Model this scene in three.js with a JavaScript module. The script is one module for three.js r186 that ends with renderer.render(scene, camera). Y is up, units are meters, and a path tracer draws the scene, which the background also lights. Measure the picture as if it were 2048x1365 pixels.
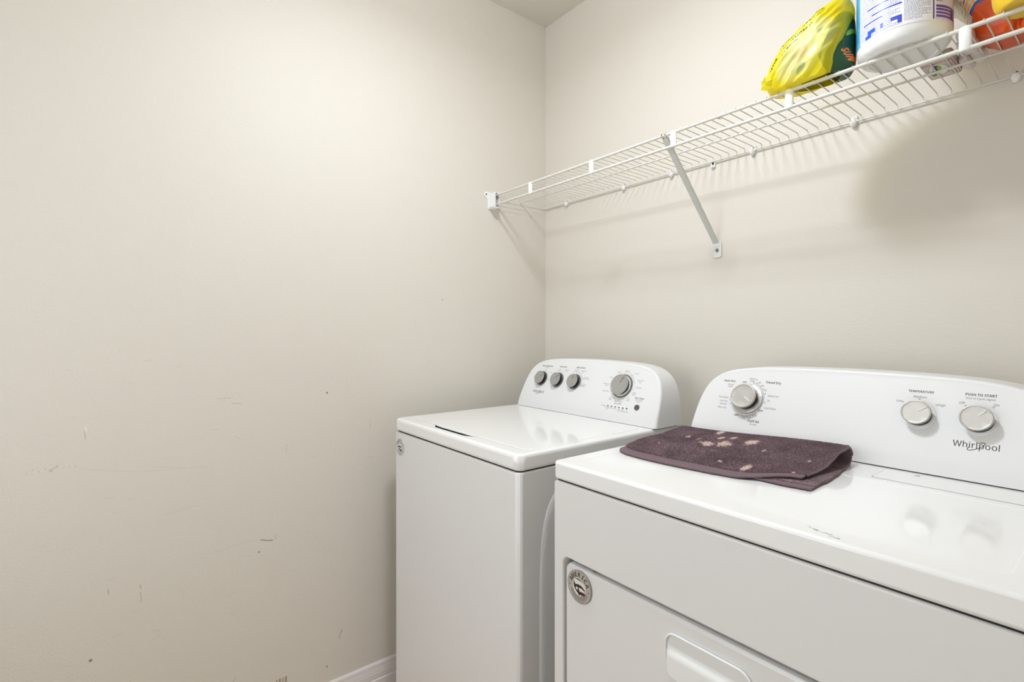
import * as THREE from 'three';
import { mergeGeometries, toCreasedNormals, mergeVertices } from 'three/addons/utils/BufferGeometryUtils.js';
import { RoundedBoxGeometry } from 'three/addons/geometries/RoundedBoxGeometry.js';
import { RectAreaLightUniformsLib } from 'three/addons/lights/RectAreaLightUniformsLib.js';
import { createNoise3D } from 'simplex-noise';

// ---------------------------------------------------------------- camera, exposure, lamps
const scene = new THREE.Scene();
scene.background = new THREE.Color().setRGB(0.90, 0.95, 1.0);        // overcast sky that lights the room through the unseen window
scene.backgroundIntensity = 3.1;
const IW = 2048, IH = 1365;
const camera = new THREE.PerspectiveCamera(2 * Math.atan(IH / 2 / 1014.42) * 180 / Math.PI, IW / IH, 0.02, 30);
camera.position.set(1.7989, 1.3266, 1.6227);
camera.rotation.set(0, 0.9029, 0);
camera.setViewOffset(IW, IH, 0, 18.5, IW, IH);           // lens shifted a little
const renderer = new THREE.WebGLRenderer({ antialias: true });
renderer.toneMapping = THREE.LinearToneMapping;
renderer.toneMappingExposure = 1.15;
renderer.shadowMap.enabled = true;
RectAreaLightUniformsLib.init();

const ROOM = { x: 2.45, y: 2.775, z: 2.6 };
const LAMP = new THREE.Vector3(0.955, 2.56, 0.97);
const LAMP_DOWN = 94, LAMP_SIDE = 0.86, LAMP_COLOR = new THREE.Color().setRGB(0.865, 0.92, 1.0);

// ---------------------------------------------------------------- helpers
let seed = 12345;
const rnd = () => { seed = (seed * 1664525 + 1013904223) >>> 0; return seed / 4294967296; };
const noise3 = createNoise3D(rnd);
const fbm = (x, y, z, o = 3) => { let a = 0, w = 1, s = 0; for (let i = 0; i < o; i++) { a += w * noise3(x, y, z); s += w; w *= 0.5; x *= 2.03; y *= 2.03; z *= 2.03; } return a / s; };
const lerp = (a, b, t) => a + (b - a) * t;
const clamp = (x, a = 0, b = 1) => Math.min(b, Math.max(a, x));
const smooth = (a, b, x) => { const t = clamp((x - a) / (b - a)); return t * t * (3 - 2 * t); };
function interp(xs, ys, x) {
  if (x <= xs[0]) return ys[0];
  for (let i = 1; i < xs.length; i++) if (x <= xs[i]) return lerp(ys[i - 1], ys[i], (x - xs[i - 1]) / (xs[i] - xs[i - 1]));
  return ys[ys.length - 1];
}
function sh(m) { m.castShadow = true; m.receiveShadow = true; return m; }
const used = {};
function numbered(n) { used[n] = (used[n] || 0) + 1; return used[n] === 1 ? n : n + '_' + String(used[n] - 1).padStart(3, '0'); }
function thing(name, label, category, pos = [0, 0, 0], group) {
  const o = new THREE.Group(); o.name = numbered(name); o.position.set(...pos);
  o.userData = { label, category }; if (group) o.userData.group = group;
  scene.add(o); return o;
}
function part(root, name, geo, mat, label) {           // geometry given in the root's own frame
  const m = sh(new THREE.Mesh(geo, mat)); m.name = name; if (label) m.userData.label = label; root.add(m); return m;
}
function wpart(root, name, geo, mat, label) {          // geometry given in world metres
  const p = root.position; geo.translate(-p.x, -p.y, -p.z); return part(root, name, geo, mat, label);
}
function struct(name, geo, mat) { const m = sh(new THREE.Mesh(geo, mat)); m.name = name; m.userData.kind = 'structure'; scene.add(m); return m; }
function merge(list) { return mergeGeometries(list.map(g => { g = g.index ? g.toNonIndexed() : g; for (const k of Object.keys(g.attributes)) if (!['position', 'normal', 'uv'].includes(k)) g.deleteAttribute(k); return g; })); }
function crease(geo, angle) {                           // smooth round edges, but keep large flat faces truly flat
  const g = toCreasedNormals(geo, angle), p = g.attributes.position, n = g.attributes.normal, a = new THREE.Vector3(), b = new THREE.Vector3(), c = new THREE.Vector3();
  for (let i = 0; i < p.count; i += 3) {
    a.fromBufferAttribute(p, i); b.fromBufferAttribute(p, i + 1).sub(a); c.fromBufferAttribute(p, i + 2).sub(a); b.cross(c); if (b.lengthSq() < 1e-18) continue; b.normalize();
    if (Math.max(Math.abs(b.x), Math.abs(b.y), Math.abs(b.z)) > 0.99995) for (let k = 0; k < 3; k++) n.setXYZ(i + k, b.x, b.y, b.z);
  }
  return g;
}
function box(x0, x1, y0, y1, z0, z1, r = 0) {
  const g = r ? new RoundedBoxGeometry(x1 - x0, y1 - y0, z1 - z0, 3, r) : new THREE.BoxGeometry(x1 - x0, y1 - y0, z1 - z0);
  return g.translate((x0 + x1) / 2, (y0 + y1) / 2, (z0 + z1) / 2);
}
function rod(a, b, r, seg = 14) {
  const A = new THREE.Vector3(...a), B = new THREE.Vector3(...b), d = B.clone().sub(A);
  const g = new THREE.CylinderGeometry(r, r, d.length(), seg);
  g.applyQuaternion(new THREE.Quaternion().setFromUnitVectors(new THREE.Vector3(0, 1, 0), d.clone().normalize()));
  return g.translate((A.x + B.x) / 2, (A.y + B.y) / 2, (A.z + B.z) / 2);
}
function roundRect(path, x0, x1, y0, y1, r, r2 = r) {   // r at y1 corners, r2 at y0 corners
  path.moveTo(x0 + r2, y0); path.lineTo(x1 - r2, y0); path.absarc(x1 - r2, y0 + r2, r2, -Math.PI / 2, 0, false);
  path.lineTo(x1, y1 - r); path.absarc(x1 - r, y1 - r, r, 0, Math.PI / 2, false);
  path.lineTo(x0 + r, y1); path.absarc(x0 + r, y1 - r, r, Math.PI / 2, Math.PI, false);
  path.lineTo(x0, y0 + r2); path.absarc(x0 + r2, y0 + r2, r2, Math.PI, Math.PI * 1.5, false);
  return path;
}
// lying slab: plan outline (x, z) pulled up from y0 to y1 with rounded edges
function slab(x0, x1, z0, z1, y0, y1, rc, bev, hole, angle = 0.6) {
  const s = roundRect(new THREE.Shape(), x0 + bev, x1 - bev, -z1 + bev, -z0 - bev, Math.max(rc - bev, 0.0005));
  if (hole) s.holes.push(hole);
  const g = new THREE.ExtrudeGeometry(s, { depth: y1 - y0 - 2 * bev, bevelEnabled: bev > 0, bevelSize: bev, bevelThickness: bev, bevelSegments: 5, curveSegments: 10 });
  g.translate(0, 0, bev); g.rotateX(-Math.PI / 2); g.translate(0, y0, 0);
  return crease(g, angle);
}
function slabShape(shape, y0, y1, bev, seg = 4) {       // same for any plan shape (x, -z)
  const g = new THREE.ExtrudeGeometry(shape, { depth: y1 - y0 - 2 * bev, bevelEnabled: bev > 0, bevelSize: bev, bevelThickness: bev, bevelSegments: seg, curveSegments: 12 });
  g.translate(0, 0, bev); g.rotateX(-Math.PI / 2); g.translate(0, y0, 0);
  return crease(g, 0.6);
}
function grid(nu, nv, f, uvf) {                         // f(u, v) -> [x, y, z]
  const P = [], U = [], I = [];
  for (let j = 0; j <= nv; j++) for (let i = 0; i <= nu; i++) {
    const u = i / nu, v = j / nv; P.push(...f(u, v, i, j)); U.push(...(uvf ? uvf(u, v, i, j) : [u, v]));
  }
  for (let j = 0; j < nv; j++) for (let i = 0; i < nu; i++) { const a = j * (nu + 1) + i, b = a + 1, c = a + nu + 1, d = c + 1; I.push(a, b, d, a, d, c); }
  const g = new THREE.BufferGeometry();
  g.setAttribute('position', new THREE.Float32BufferAttribute(P, 3)); g.setAttribute('uv', new THREE.Float32BufferAttribute(U, 2));
  g.setIndex(I); g.computeVertexNormals(); return g;
}
function canvasTex(w, h, draw, srgb = true) {
  const c = document.createElement('canvas'); c.width = w; c.height = h; const x = c.getContext('2d'); draw(x, w, h);
  const t = new THREE.CanvasTexture(c); if (srgb) t.colorSpace = THREE.SRGBColorSpace; t.anisotropy = 8; return t;
}
function heightTex(n, f) {                              // grey height map, tiles
  const d = new Uint8Array(n * n * 4);
  for (let j = 0; j < n; j++) for (let i = 0; i < n; i++) { const v = clamp(f(i / n, j / n)) * 255; d.set([v, v, v, 255], (j * n + i) * 4); }
  const t = new THREE.DataTexture(d, n, n); t.magFilter = THREE.LinearFilter; t.minFilter = THREE.LinearFilter; t.wrapS = t.wrapT = THREE.RepeatWrapping; t.needsUpdate = true; return t;
}
const tor = (u, v, f, o = 3) => {                       // noise that tiles over u, v in 0..1
  const a = u * Math.PI * 2, b = v * Math.PI * 2, R = 1 + 0.45 * Math.cos(a);
  return fbm(f * R * Math.cos(b), f * R * Math.sin(b), f * 0.45 * Math.sin(a) + 7, o);
};

// ---------------------------------------------------------------- materials
const std = (o) => new THREE.MeshStandardMaterial(o);
const lin = (r, g, b) => new THREE.Color().setRGB(r, g, b);
const wallBump = heightTex(512, (u, v) => {
  const a = 0.5 + 0.28 * tor(u, v, 22, 2) + 0.2 * tor(u + 0.37, v + 0.11, 7, 3);
  const ridge = 1 - Math.abs(tor(u + 0.7, v + 0.2, 5, 2)) * 14;
  return a + 0.28 * Math.max(0, ridge) * smooth(0.15, 0.45, tor(u + 0.2, v + 0.6, 2.2, 2));
});
const PAINT = lin(0.71, 0.667, 0.59);
function wallMat(sx, sy, map, bs = 0.00032) {
  const b = wallBump.clone(); b.repeat.set(sx / 0.5, sy / 0.5); b.needsUpdate = true;
  return std({ color: map ? 0xffffff : PAINT, map: map || null, roughness: 0.62, bumpMap: b, bumpScale: bs });
}
const enamel = new THREE.MeshPhysicalMaterial({ color: lin(0.87, 0.87, 0.86), roughness: 0.42, clearcoat: 0.75, clearcoatRoughness: 0.07 });  // machine tops: toned lighter than the fronts to carry the overhead light
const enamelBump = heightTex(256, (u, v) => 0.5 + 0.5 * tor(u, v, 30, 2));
const enamelShaded = new THREE.MeshPhysicalMaterial({ color: lin(0.765, 0.758, 0.752), roughness: 0.4, clearcoat: 0.45, clearcoatRoughness: 0.16 });  // same white enamel toned darker for the shaded fronts and sides
const seamShade = std({ color: lin(0.02, 0.02, 0.02), roughness: 0.9 });  // near-black that paints the shade in seams and lid gaps
const wireWhite = std({ color: lin(0.70, 0.68, 0.615), roughness: 0.4 });
const plasticWhite = std({ color: lin(0.84, 0.84, 0.83), roughness: 0.4 });
const steel = std({ color: lin(0.42, 0.41, 0.39), roughness: 0.45, metalness: 0.55 });
const steelBright = std({ color: lin(0.52, 0.50, 0.465), roughness: 0.46, metalness: 0.55 });
const steelDark = std({ color: lin(0.23, 0.225, 0.21), roughness: 0.4, metalness: 0.7 });
const black = std({ color: lin(0.012, 0.011, 0.012), roughness: 0.35 });
const screwMat = std({ color: lin(0.25, 0.24, 0.22), roughness: 0.35, metalness: 0.9 });
const trimMat = std({ color: lin(0.80, 0.765, 0.745), roughness: 0.4 });

// ---------------------------------------------------------------- the room
const X = ROOM.x, Y = ROOM.y, Z = ROOM.z, T = 0.1;
function wallGeo(x0, x1, y0, y1, z0, z1, uvf) {
  const g = box(x0, x1, y0, y1, z0, z1), p = g.attributes.position, u = g.attributes.uv;
  for (let i = 0; i < p.count; i++) { const [a, b] = uvf(p.getX(i), p.getY(i), p.getZ(i)); u.setXY(i, a, b); }
  return g;
}
// the left wall carries the scuffs and nicks of years of laundry
const leftMap = canvasTex(2048, 2048, (c, w, h) => {
  c.fillStyle = '#' + PAINT.getHexString(THREE.SRGBColorSpace); c.fillRect(0, 0, w, h);
  const U = z => z / Z * w, V = y => (1 - y / Y) * h;
  const line = (pts, wd, col) => { c.strokeStyle = col; c.lineWidth = wd; c.lineCap = 'round'; c.beginPath(); pts.forEach(([z, y], i) => i ? c.lineTo(U(z), V(y)) : c.moveTo(U(z), V(y))); c.stroke(); };
  const dot = (z, y, r, col) => { c.fillStyle = col; c.beginPath(); c.ellipse(U(z), V(y), r, r, 0, 0, 7); c.fill(); };
  const dk = 'rgba(80,70,56,0.55)', md = 'rgba(105,95,80,0.22)', lt = 'rgba(120,110,94,0.10)', hi = 'rgba(245,240,230,0.5)';
  dot(1.0303, 1.1126, 2.6, dk); dot(1.6685, 0.4289, 3, dk); dot(1.0303, 0.1515, 2.4, dk); dot(0.5645, 1.4571, 2, dk); dot(1.2483, 0.6118, 2.2, dk); dot(0.96, 1.155, 1.4, md); dot(1.01, 1.165, 1.2, md);
  line([[1.745, 0.958], [1.752, 0.9603], [1.735, 0.972]], 2, md); for (let i = 0; i < 9; i++) dot(1.70 + i * 0.012, 0.965 + 0.004 * Math.sin(i * 3), 1.2, md);
  line([[1.243, 0.6500], [1.222, 0.6426], [1.207, 0.6400]], 2.2, dk); line([[1.200, 0.6401], [1.196, 0.655]], 2, md); line([[1.26, 0.655], [1.33, 0.652]], 1.2, lt);
  line([[0.988, 0.236], [0.977, 0.262]], 1.4, dk);
  line([[1.6312, 0.612], [1.630, 0.598]], 2.4, md); line([[1.5584, 0.580], [1.556, 0.5514]], 2, md); line([[1.559, 0.600], [1.558, 0.592]], 3, md);
  line([[1.3658, 1.119], [1.330, 1.119]], 1.3, md); line([[1.3287, 1.1003], [1.300, 1.099]], 1.6, md); line([[1.378, 1.029], [1.362, 1.029]], 2, hi); line([[1.378, 1.026], [1.364, 1.026]], 1.4, md);
  line([[1.1642, 0.9487], [1.164, 0.925]], 3, lt); line([[0.873, 1.00], [0.872, 0.97]], 3, lt); line([[1.679, 1.066], [1.677, 1.056]], 3, hi); line([[1.681, 1.056], [1.679, 1.035]], 2, md);
  line([[1.69, 0.955], [1.56, 0.925], [1.40, 0.915]], 1.1, lt); line([[1.55, 0.94], [1.45, 0.918]], 1.1, lt); line([[1.50, 0.79], [1.42, 0.80]], 1.2, lt); line([[1.33, 0.65], [1.38, 0.645]], 1.2, lt);
  line([[1.42, 0.24], [1.36, 0.215], [1.33, 0.21], [1.315, 0.235]], 1.6, md); line([[1.52, 0.20], [1.42, 0.21], [1.36, 0.215]], 1, lt);
  for (let i = 0; i < 4; i++) line([[1.166 + i * 0.0095, 0.172], [1.166 + i * 0.0095, 0.150]], i % 2 ? 3 : 5, 'rgba(100,84,62,0.45)');
  for (let i = 0; i < 120; i++) { const z = 0.8 + rnd() * 1.1, y = 0.1 + rnd() * 1.2, l = 0.004 + rnd() * 0.02, a = (rnd() - 0.5) * 1.4; line([[z, y], [z + l * Math.cos(a), y + l * Math.sin(a)]], 0.8 + rnd(), 'rgba(105,95,80,' + (0.03 + rnd() * 0.08) + ')'); }
});
struct('wall_left', wallGeo(-T, 0, -T, Y + T, -T, Z + T, (x, y, z) => [z / Z, y / Y]), wallMat(Z, Y, leftMap, 0.0008));
struct('wall_back', wallGeo(0, X, -T, Y + T, -T, 0, (x, y) => [x / X, y / Y]), wallMat(X, Y));
struct('wall_right', wallGeo(X, X + T, -T, Y + T, -T, Z + T, (x, y, z) => [z / Z, y / Y]), wallMat(Z, Y));
const WX0 = 0.35, WX1 = 1.75, WY0 = 0.65, WY1 = 2.15;       // unseen window behind the camera, placed to light the fronts and left wall
const wfUV = (x, y) => [x / X, y / Y];
struct('wall_front', merge([wallGeo(0, WX0, -T, Y + T, Z, Z + T, wfUV), wallGeo(WX1, X, -T, Y + T, Z, Z + T, wfUV), wallGeo(WX0, WX1, -T, WY0, Z, Z + T, wfUV), wallGeo(WX0, WX1, WY1, Y + T, Z, Z + T, wfUV)]), wallMat(X, Y));
{
  const f = 0.045, w = struct('unseen_window_1', merge([box(WX0, WX0 + f, WY0, WY1, Z + 0.02, Z + 0.08), box(WX1 - f, WX1, WY0, WY1, Z + 0.02, Z + 0.08), box(WX0 + f, WX1 - f, WY0, WY0 + f, Z + 0.02, Z + 0.08), box(WX0 + f, WX1 - f, WY1 - f, WY1, Z + 0.02, Z + 0.08), box((WX0 + WX1) / 2 - 0.02, (WX0 + WX1) / 2 + 0.02, WY0 + f, WY1 - f, Z + 0.03, Z + 0.07)]), trimMat);
  part(w, 'unseen_pane', box(WX0 + f, WX1 - f, WY0 + f, WY1 - f, Z + 0.049, Z + 0.051), new THREE.MeshPhysicalMaterial({ color: 0xffffff, transmission: 1, thickness: 0, roughness: 0.02, ior: 1.5 }));
  part(w, 'unseen_sill', box(WX0 - 0.03, WX1 + 0.03, WY0 - 0.03, WY0, Z - 0.03, Z + 0.08, 0.004), trimMat);
}
struct('ceiling', wallGeo(0, X, Y, Y + T, 0, Z, (x, y, z) => [x / X, z / Z]), wallMat(X, Z));
const floorMap = canvasTex(1024, 1024, (c, w, h) => {
  c.fillStyle = '#cdb9a2'; c.fillRect(0, 0, w, h);
  for (let i = 0; i < 1400; i++) { c.fillStyle = `rgba(${150 + rnd() * 60},${120 + rnd() * 45},${95 + rnd() * 35},0.12)`; c.fillRect(rnd() * w, rnd() * h, 60 + rnd() * 260, 1 + rnd() * 3); }
});
struct('floor', wallGeo(0, X, -T, 0, 0, Z, (x, y, z) => [x / X * 2, z / Z * 2]), (() => { floorMap.wrapS = floorMap.wrapT = THREE.RepeatWrapping; return std({ map: floorMap, roughness: 0.45 }); })());
// moulded baseboards
function baseProfile() {
  const s = new THREE.Shape(); s.moveTo(0, 0);
  for (const [a, b] of [[0.0155, 0], [0.0155, 0.036], [0.0145, 0.037], [0.0118, 0.039], [0.0132, 0.043], [0.0132, 0.060], [0.0112, 0.064], [0.0112, 0.067], [0.0098, 0.072], [0.0094, 0.077], [0.0086, 0.0795], [0.0086, 0.083], [0.0085, 0.088], [0.007, 0.0925], [0.004, 0.0956], [0, 0.0956]]) s.lineTo(a, b);
  return s;
}
const baseGeo = (len) => crease(new THREE.ExtrudeGeometry(baseProfile(), { depth: len, bevelEnabled: false }), 0.5);
struct('baseboard_left', baseGeo(Z), trimMat);
struct('baseboard_back', baseGeo(X).rotateY(Math.PI / 2).scale(1, 1, -1).rotateY(0), trimMat).geometry = (() => { const g = baseGeo(X); g.rotateY(-Math.PI / 2); g.translate(X, 0, 0); return g; })();

// ---------------------------------------------------------------- ceiling lamp (above the view): a drum with a frosted lower face
{
  const L = thing('ceiling_lamp', 'round drum ceiling lamp over the washing machine and dryer', 'lamp', [LAMP.x, Y, LAMP.z]);
  const drop = Y - LAMP.y, R = 0.105, V = (a) => a.map(([p, q]) => new THREE.Vector2(p, q));
  part(L, 'canopy', new THREE.LatheGeometry(V([[0.0001, 0], [0.075, 0], [0.075, -0.014], [0.03, -0.026], [0.0001, -0.026]]), 48), steelBright);
  part(L, 'stem', rod([0, -0.02, 0], [0, -drop + 0.07, 0], 0.009), steelBright);
  const glow = new THREE.MeshStandardMaterial({ color: 0xffffff, emissive: LAMP_COLOR, emissiveIntensity: 3, roughness: 0.5 });
  part(L, 'glass_drum', new THREE.LatheGeometry(V([[0.0001, -drop + 0.075], [R - 0.02, -drop + 0.075], [R, -drop + 0.06], [R, -drop + 0.012], [R - 0.012, -drop + 0.004], [0.0001, -drop + 0.002]]), 64), glow);
  const l = new THREE.RectAreaLight(LAMP_COLOR, LAMP_DOWN, 2 * R * 0.886, 2 * R * 0.886); l.position.set(0, -drop, 0); l.rotation.x = -Math.PI / 2; l.name = 'lamp_light'; L.add(l);
  const g = new THREE.PointLight(LAMP_COLOR, LAMP_SIDE, 0, 2); g.position.set(0, -drop + 0.04, 0); g.castShadow = true; g.shadow.radius = 3.6; g.shadow.mapSize.set(2048, 2048); g.shadow.bias = -0.0005; g.name = 'lamp_glow'; L.add(g);
}

// ---------------------------------------------------------------- console shared by both machines
// half-width of the arch (fraction of base half-width) against height (fraction)
const ARCH_T = [0, 0.36, 0.5, 0.66, 0.76, 0.84, 0.895, 0.93, 0.955, 0.974, 0.987, 0.995, 1.0];
const ARCH_W = [1, 0.985, 0.972, 0.945, 0.912, 0.868, 0.812, 0.745, 0.665, 0.56, 0.42, 0.24, 0];
function consoleGeo(xc, hw, y0, y1, zf, zb, rFillet) {
  // contour from bottom left over the crown to bottom right
  const half = []; const N = 60;
  for (let i = 0; i <= N; i++) {                          // even steps in angle round the arch
    const s = i / N; const t = s < 0.45 ? s / 0.45 * 0.76 : null;
    if (t !== null) half.push([interp(ARCH_T, ARCH_W, t), t]);
    else { const q = (s - 0.45) / 0.55, w = 0.912 * (1 - q * q * 0.35 - q * 0.65); let lo = 0.76, hi = 1; for (let k = 0; k < 40; k++) { const m = (lo + hi) / 2; if (interp(ARCH_T, ARCH_W, m) > w) lo = m; else hi = m; } half.push([w, lo]); }
  }
  // smooth the polyline
  for (let k = 0; k < 6; k++) for (let i = 1; i < half.length - 1; i++) half[i] = [(half[i - 1][0] + 2 * half[i][0] + half[i + 1][0]) / 4, (half[i - 1][1] + 2 * half[i][1] + half[i + 1][1]) / 4];
  const C = [...half.map(([w, t]) => [xc - w * hw, y0 + t * (y1 - y0)]), ...half.slice(0, -1).reverse().map(([w, t]) => [xc + w * hw, y0 + t * (y1 - y0)])];
  const n = C.length, Nn = C.map((p, i) => { const a = C[Math.max(0, i - 1)], b = C[Math.min(n - 1, i + 1)]; const tx = b[0] - a[0], ty = b[1] - a[1], l = Math.hypot(tx, ty) || 1; return [-ty / l, tx / l]; });
  const In = C.map((p, i) => [p[0] - Nn[i][0] * rFillet, Math.max(y0, p[1] - Nn[i][1] * rFillet)]);
  const rows = [], R = 26, F = 7;
  for (let k = 0; k <= R; k++) rows.push((i) => { const v = k / R, y = y0 + Math.pow(v, 1.15) * (In[i][1] - y0); return [In[i][0], y, zf(y)]; });
  for (let k = 1; k <= F; k++) rows.push((i) => { const a = k / F * Math.PI / 2; const y = In[i][1]; return [In[i][0] + Nn[i][0] * rFillet * Math.sin(a), y + Nn[i][1] * rFillet * Math.sin(a), zf(y) - rFillet * (1 - Math.cos(a))]; });
  rows.push((i) => [C[i][0], C[i][1], lerp(zf(In[i][1]) - rFillet, zb, 0.06)]);
  rows.push((i) => [C[i][0], C[i][1], zb + 0.006]);
  rows.push((i) => [C[i][0] - Nn[i][0] * 0.006, Math.max(y0, C[i][1] - Nn[i][1] * 0.006), zb]);
  rows.push((i) => [xc + (C[i][0] - xc) * 0.02, y0, zb]);
  return grid(n - 1, rows.length - 1, (u, v, i, j) => rows[j](i), (u, v, i, j) => { const p = rows[j](i); return [(p[0] - xc) / (2 * hw) + 0.5, (p[1] - y0) / (y1 - y0)]; });
}
function enamelMap(map) { return new THREE.MeshPhysicalMaterial({ color: 0xffffff, map, roughness: 0.5, clearcoat: 0.25, clearcoatRoughness: 0.3 }); }
const PANEL_WHITE = '#e3e3e2';
// text helper working in metres on the console face
function inkFor(c, w, h, xl, xr, y0, y1) {
  const sx = w / (xr - xl), sy = h / (y1 - y0);
  const P = (x, y) => [(x - xl) * sx, h - (y - y0) * sy];
  return {
    P, sx, sy,
    text(s, x, y, size, { bold = false, align = 'center', col = '#2b2627', sq = 1, family = 'sans-serif' } = {}) {
      const [a, b] = P(x, y); c.save(); c.translate(a, b); c.scale(sx / 1000 * sq, sy / 1000); c.font = (bold ? 'bold ' : '') + (size * 1000) + 'px ' + family; c.textAlign = align; c.textBaseline = 'middle'; c.fillStyle = col; c.fillText(s, 0, 0); c.restore();
    },
    dot(x, y, r, open = false, col = '#3a3536') { const [a, b] = P(x, y); c.beginPath(); c.ellipse(a, b, r * sx, r * sy, 0, 0, 7); if (open) { c.strokeStyle = col; c.lineWidth = 0.0005 * sx; c.stroke(); } else { c.fillStyle = col; c.fill(); } },
    arc(x, y, r, a0, a1, lw, col = '#3a3536') {           // degrees clockwise from straight up
      c.strokeStyle = col; c.lineWidth = lw * sx; c.beginPath();
      for (let i = 0; i <= 60; i++) { const t = (a0 + (a1 - a0) * i / 60) * Math.PI / 180, [p, q] = P(x + r * Math.sin(t), y + r * Math.cos(t)); i ? c.lineTo(p, q) : c.moveTo(p, q); } c.stroke();
    },
    line(x0, ya, x1, yb, lw, col = '#3a3536') { c.strokeStyle = col; c.lineWidth = lw * sx; c.beginPath(); c.moveTo(...P(x0, ya)); c.lineTo(...P(x1, yb)); c.stroke(); },
    logo(x, y, wd, hgt) {                                  // the maker's word with its swirl; x, y the middle of the word
      const [a, b] = P(x, y); c.save(); c.translate(a, b); c.scale(sx / 1000, sy / 1000); const W = wd * 1000, H = hgt * 1000;
      c.font = (H * 1.36) + 'px sans-serif'; c.textAlign = 'center'; c.textBaseline = 'alphabetic'; c.fillStyle = '#231c1e';
      const m = c.measureText('Whirlpool').width; c.save(); c.scale(W / m, 1); c.fillText('Whirlpool', 0, H * 0.5); c.restore();
      c.strokeStyle = '#231c1e'; c.lineWidth = H * 0.095; c.beginPath(); c.save(); c.translate(W * 0.005, H * 0.22); c.rotate(-0.52); c.ellipse(0, 0, W * 0.205, H * 0.36, 0, Math.PI * 1.62, Math.PI * 1.62 + 5.2); c.restore(); c.stroke(); c.restore();
    },
  };
}
// knob whose mesh is the black skirt; cap, grip line and ring ride on it
function knob(root, w, tilt, o) {
  const { r, h, ring, ringH = 0.003, ringMat, ptr, capMat = steel, ringInner } = o;
  const body = new THREE.LatheGeometry([[0.0001, 0], [r * 0.90, 0], [r * 0.86, h * 0.5], [r * 0.95, h * 0.74], [r * 0.97, h * 0.80], [0.0001, h * 0.80]].map(([a, b]) => new THREE.Vector2(a, b)), 48).rotateX(Math.PI / 2);
  const m = part(root, 'knob', body, black, o.label); m.position.set(w[0] - root.position.x, w[1] - root.position.y, w[2] - root.position.z); m.rotation.x = -tilt;
  const cap = new THREE.LatheGeometry([[r * 0.97, h * 0.78], [r, h * 0.82], [r, h * 0.90], [r * 0.965, h * 0.985], [r * 0.93, h], [r * 0.885, h * 0.985], [r * 0.865, h * 0.955], [r * 0.84, h * 0.95], [r * 0.4, h * 0.975], [0.0001, h * 0.985]].map(([a, b]) => new THREE.Vector2(a, b)), 56).rotateX(Math.PI / 2);
  part(m, 'knob_cap', crease(cap, 0.5), capMat);
  const pg = new RoundedBoxGeometry(r * 0.075, r * 0.62, h * 0.08, 2, r * 0.03).translate(0, r * 0.5, h * 0.985).rotateZ(-ptr);
  part(m, 'grip_line', pg, o.ptrMat || steelDark);
  part(m, 'knob_ring', crease(new THREE.LatheGeometry([[r * 0.8, 0.0004], [r * 0.82, ringH * 0.8], [ring * 0.9, ringH], [ring * 0.985, ringH * 0.7], [ring, 0.0002]].map(([a, b]) => new THREE.Vector2(a, b)), 64).rotateX(Math.PI / 2), 0.6), ringMat);
  if (ringInner) part(m, 'dial_ring', crease(new THREE.LatheGeometry([[r * 0.8, ringH * 0.7], [r * 0.83, ringH + 0.0022], [ringInner * 0.97, ringH + 0.0018], [ringInner, ringH * 0.6]].map(([a, b]) => new THREE.Vector2(a, b)), 64).rotateX(Math.PI / 2), 0.6), plasticWhite);
  return m;
}
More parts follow.
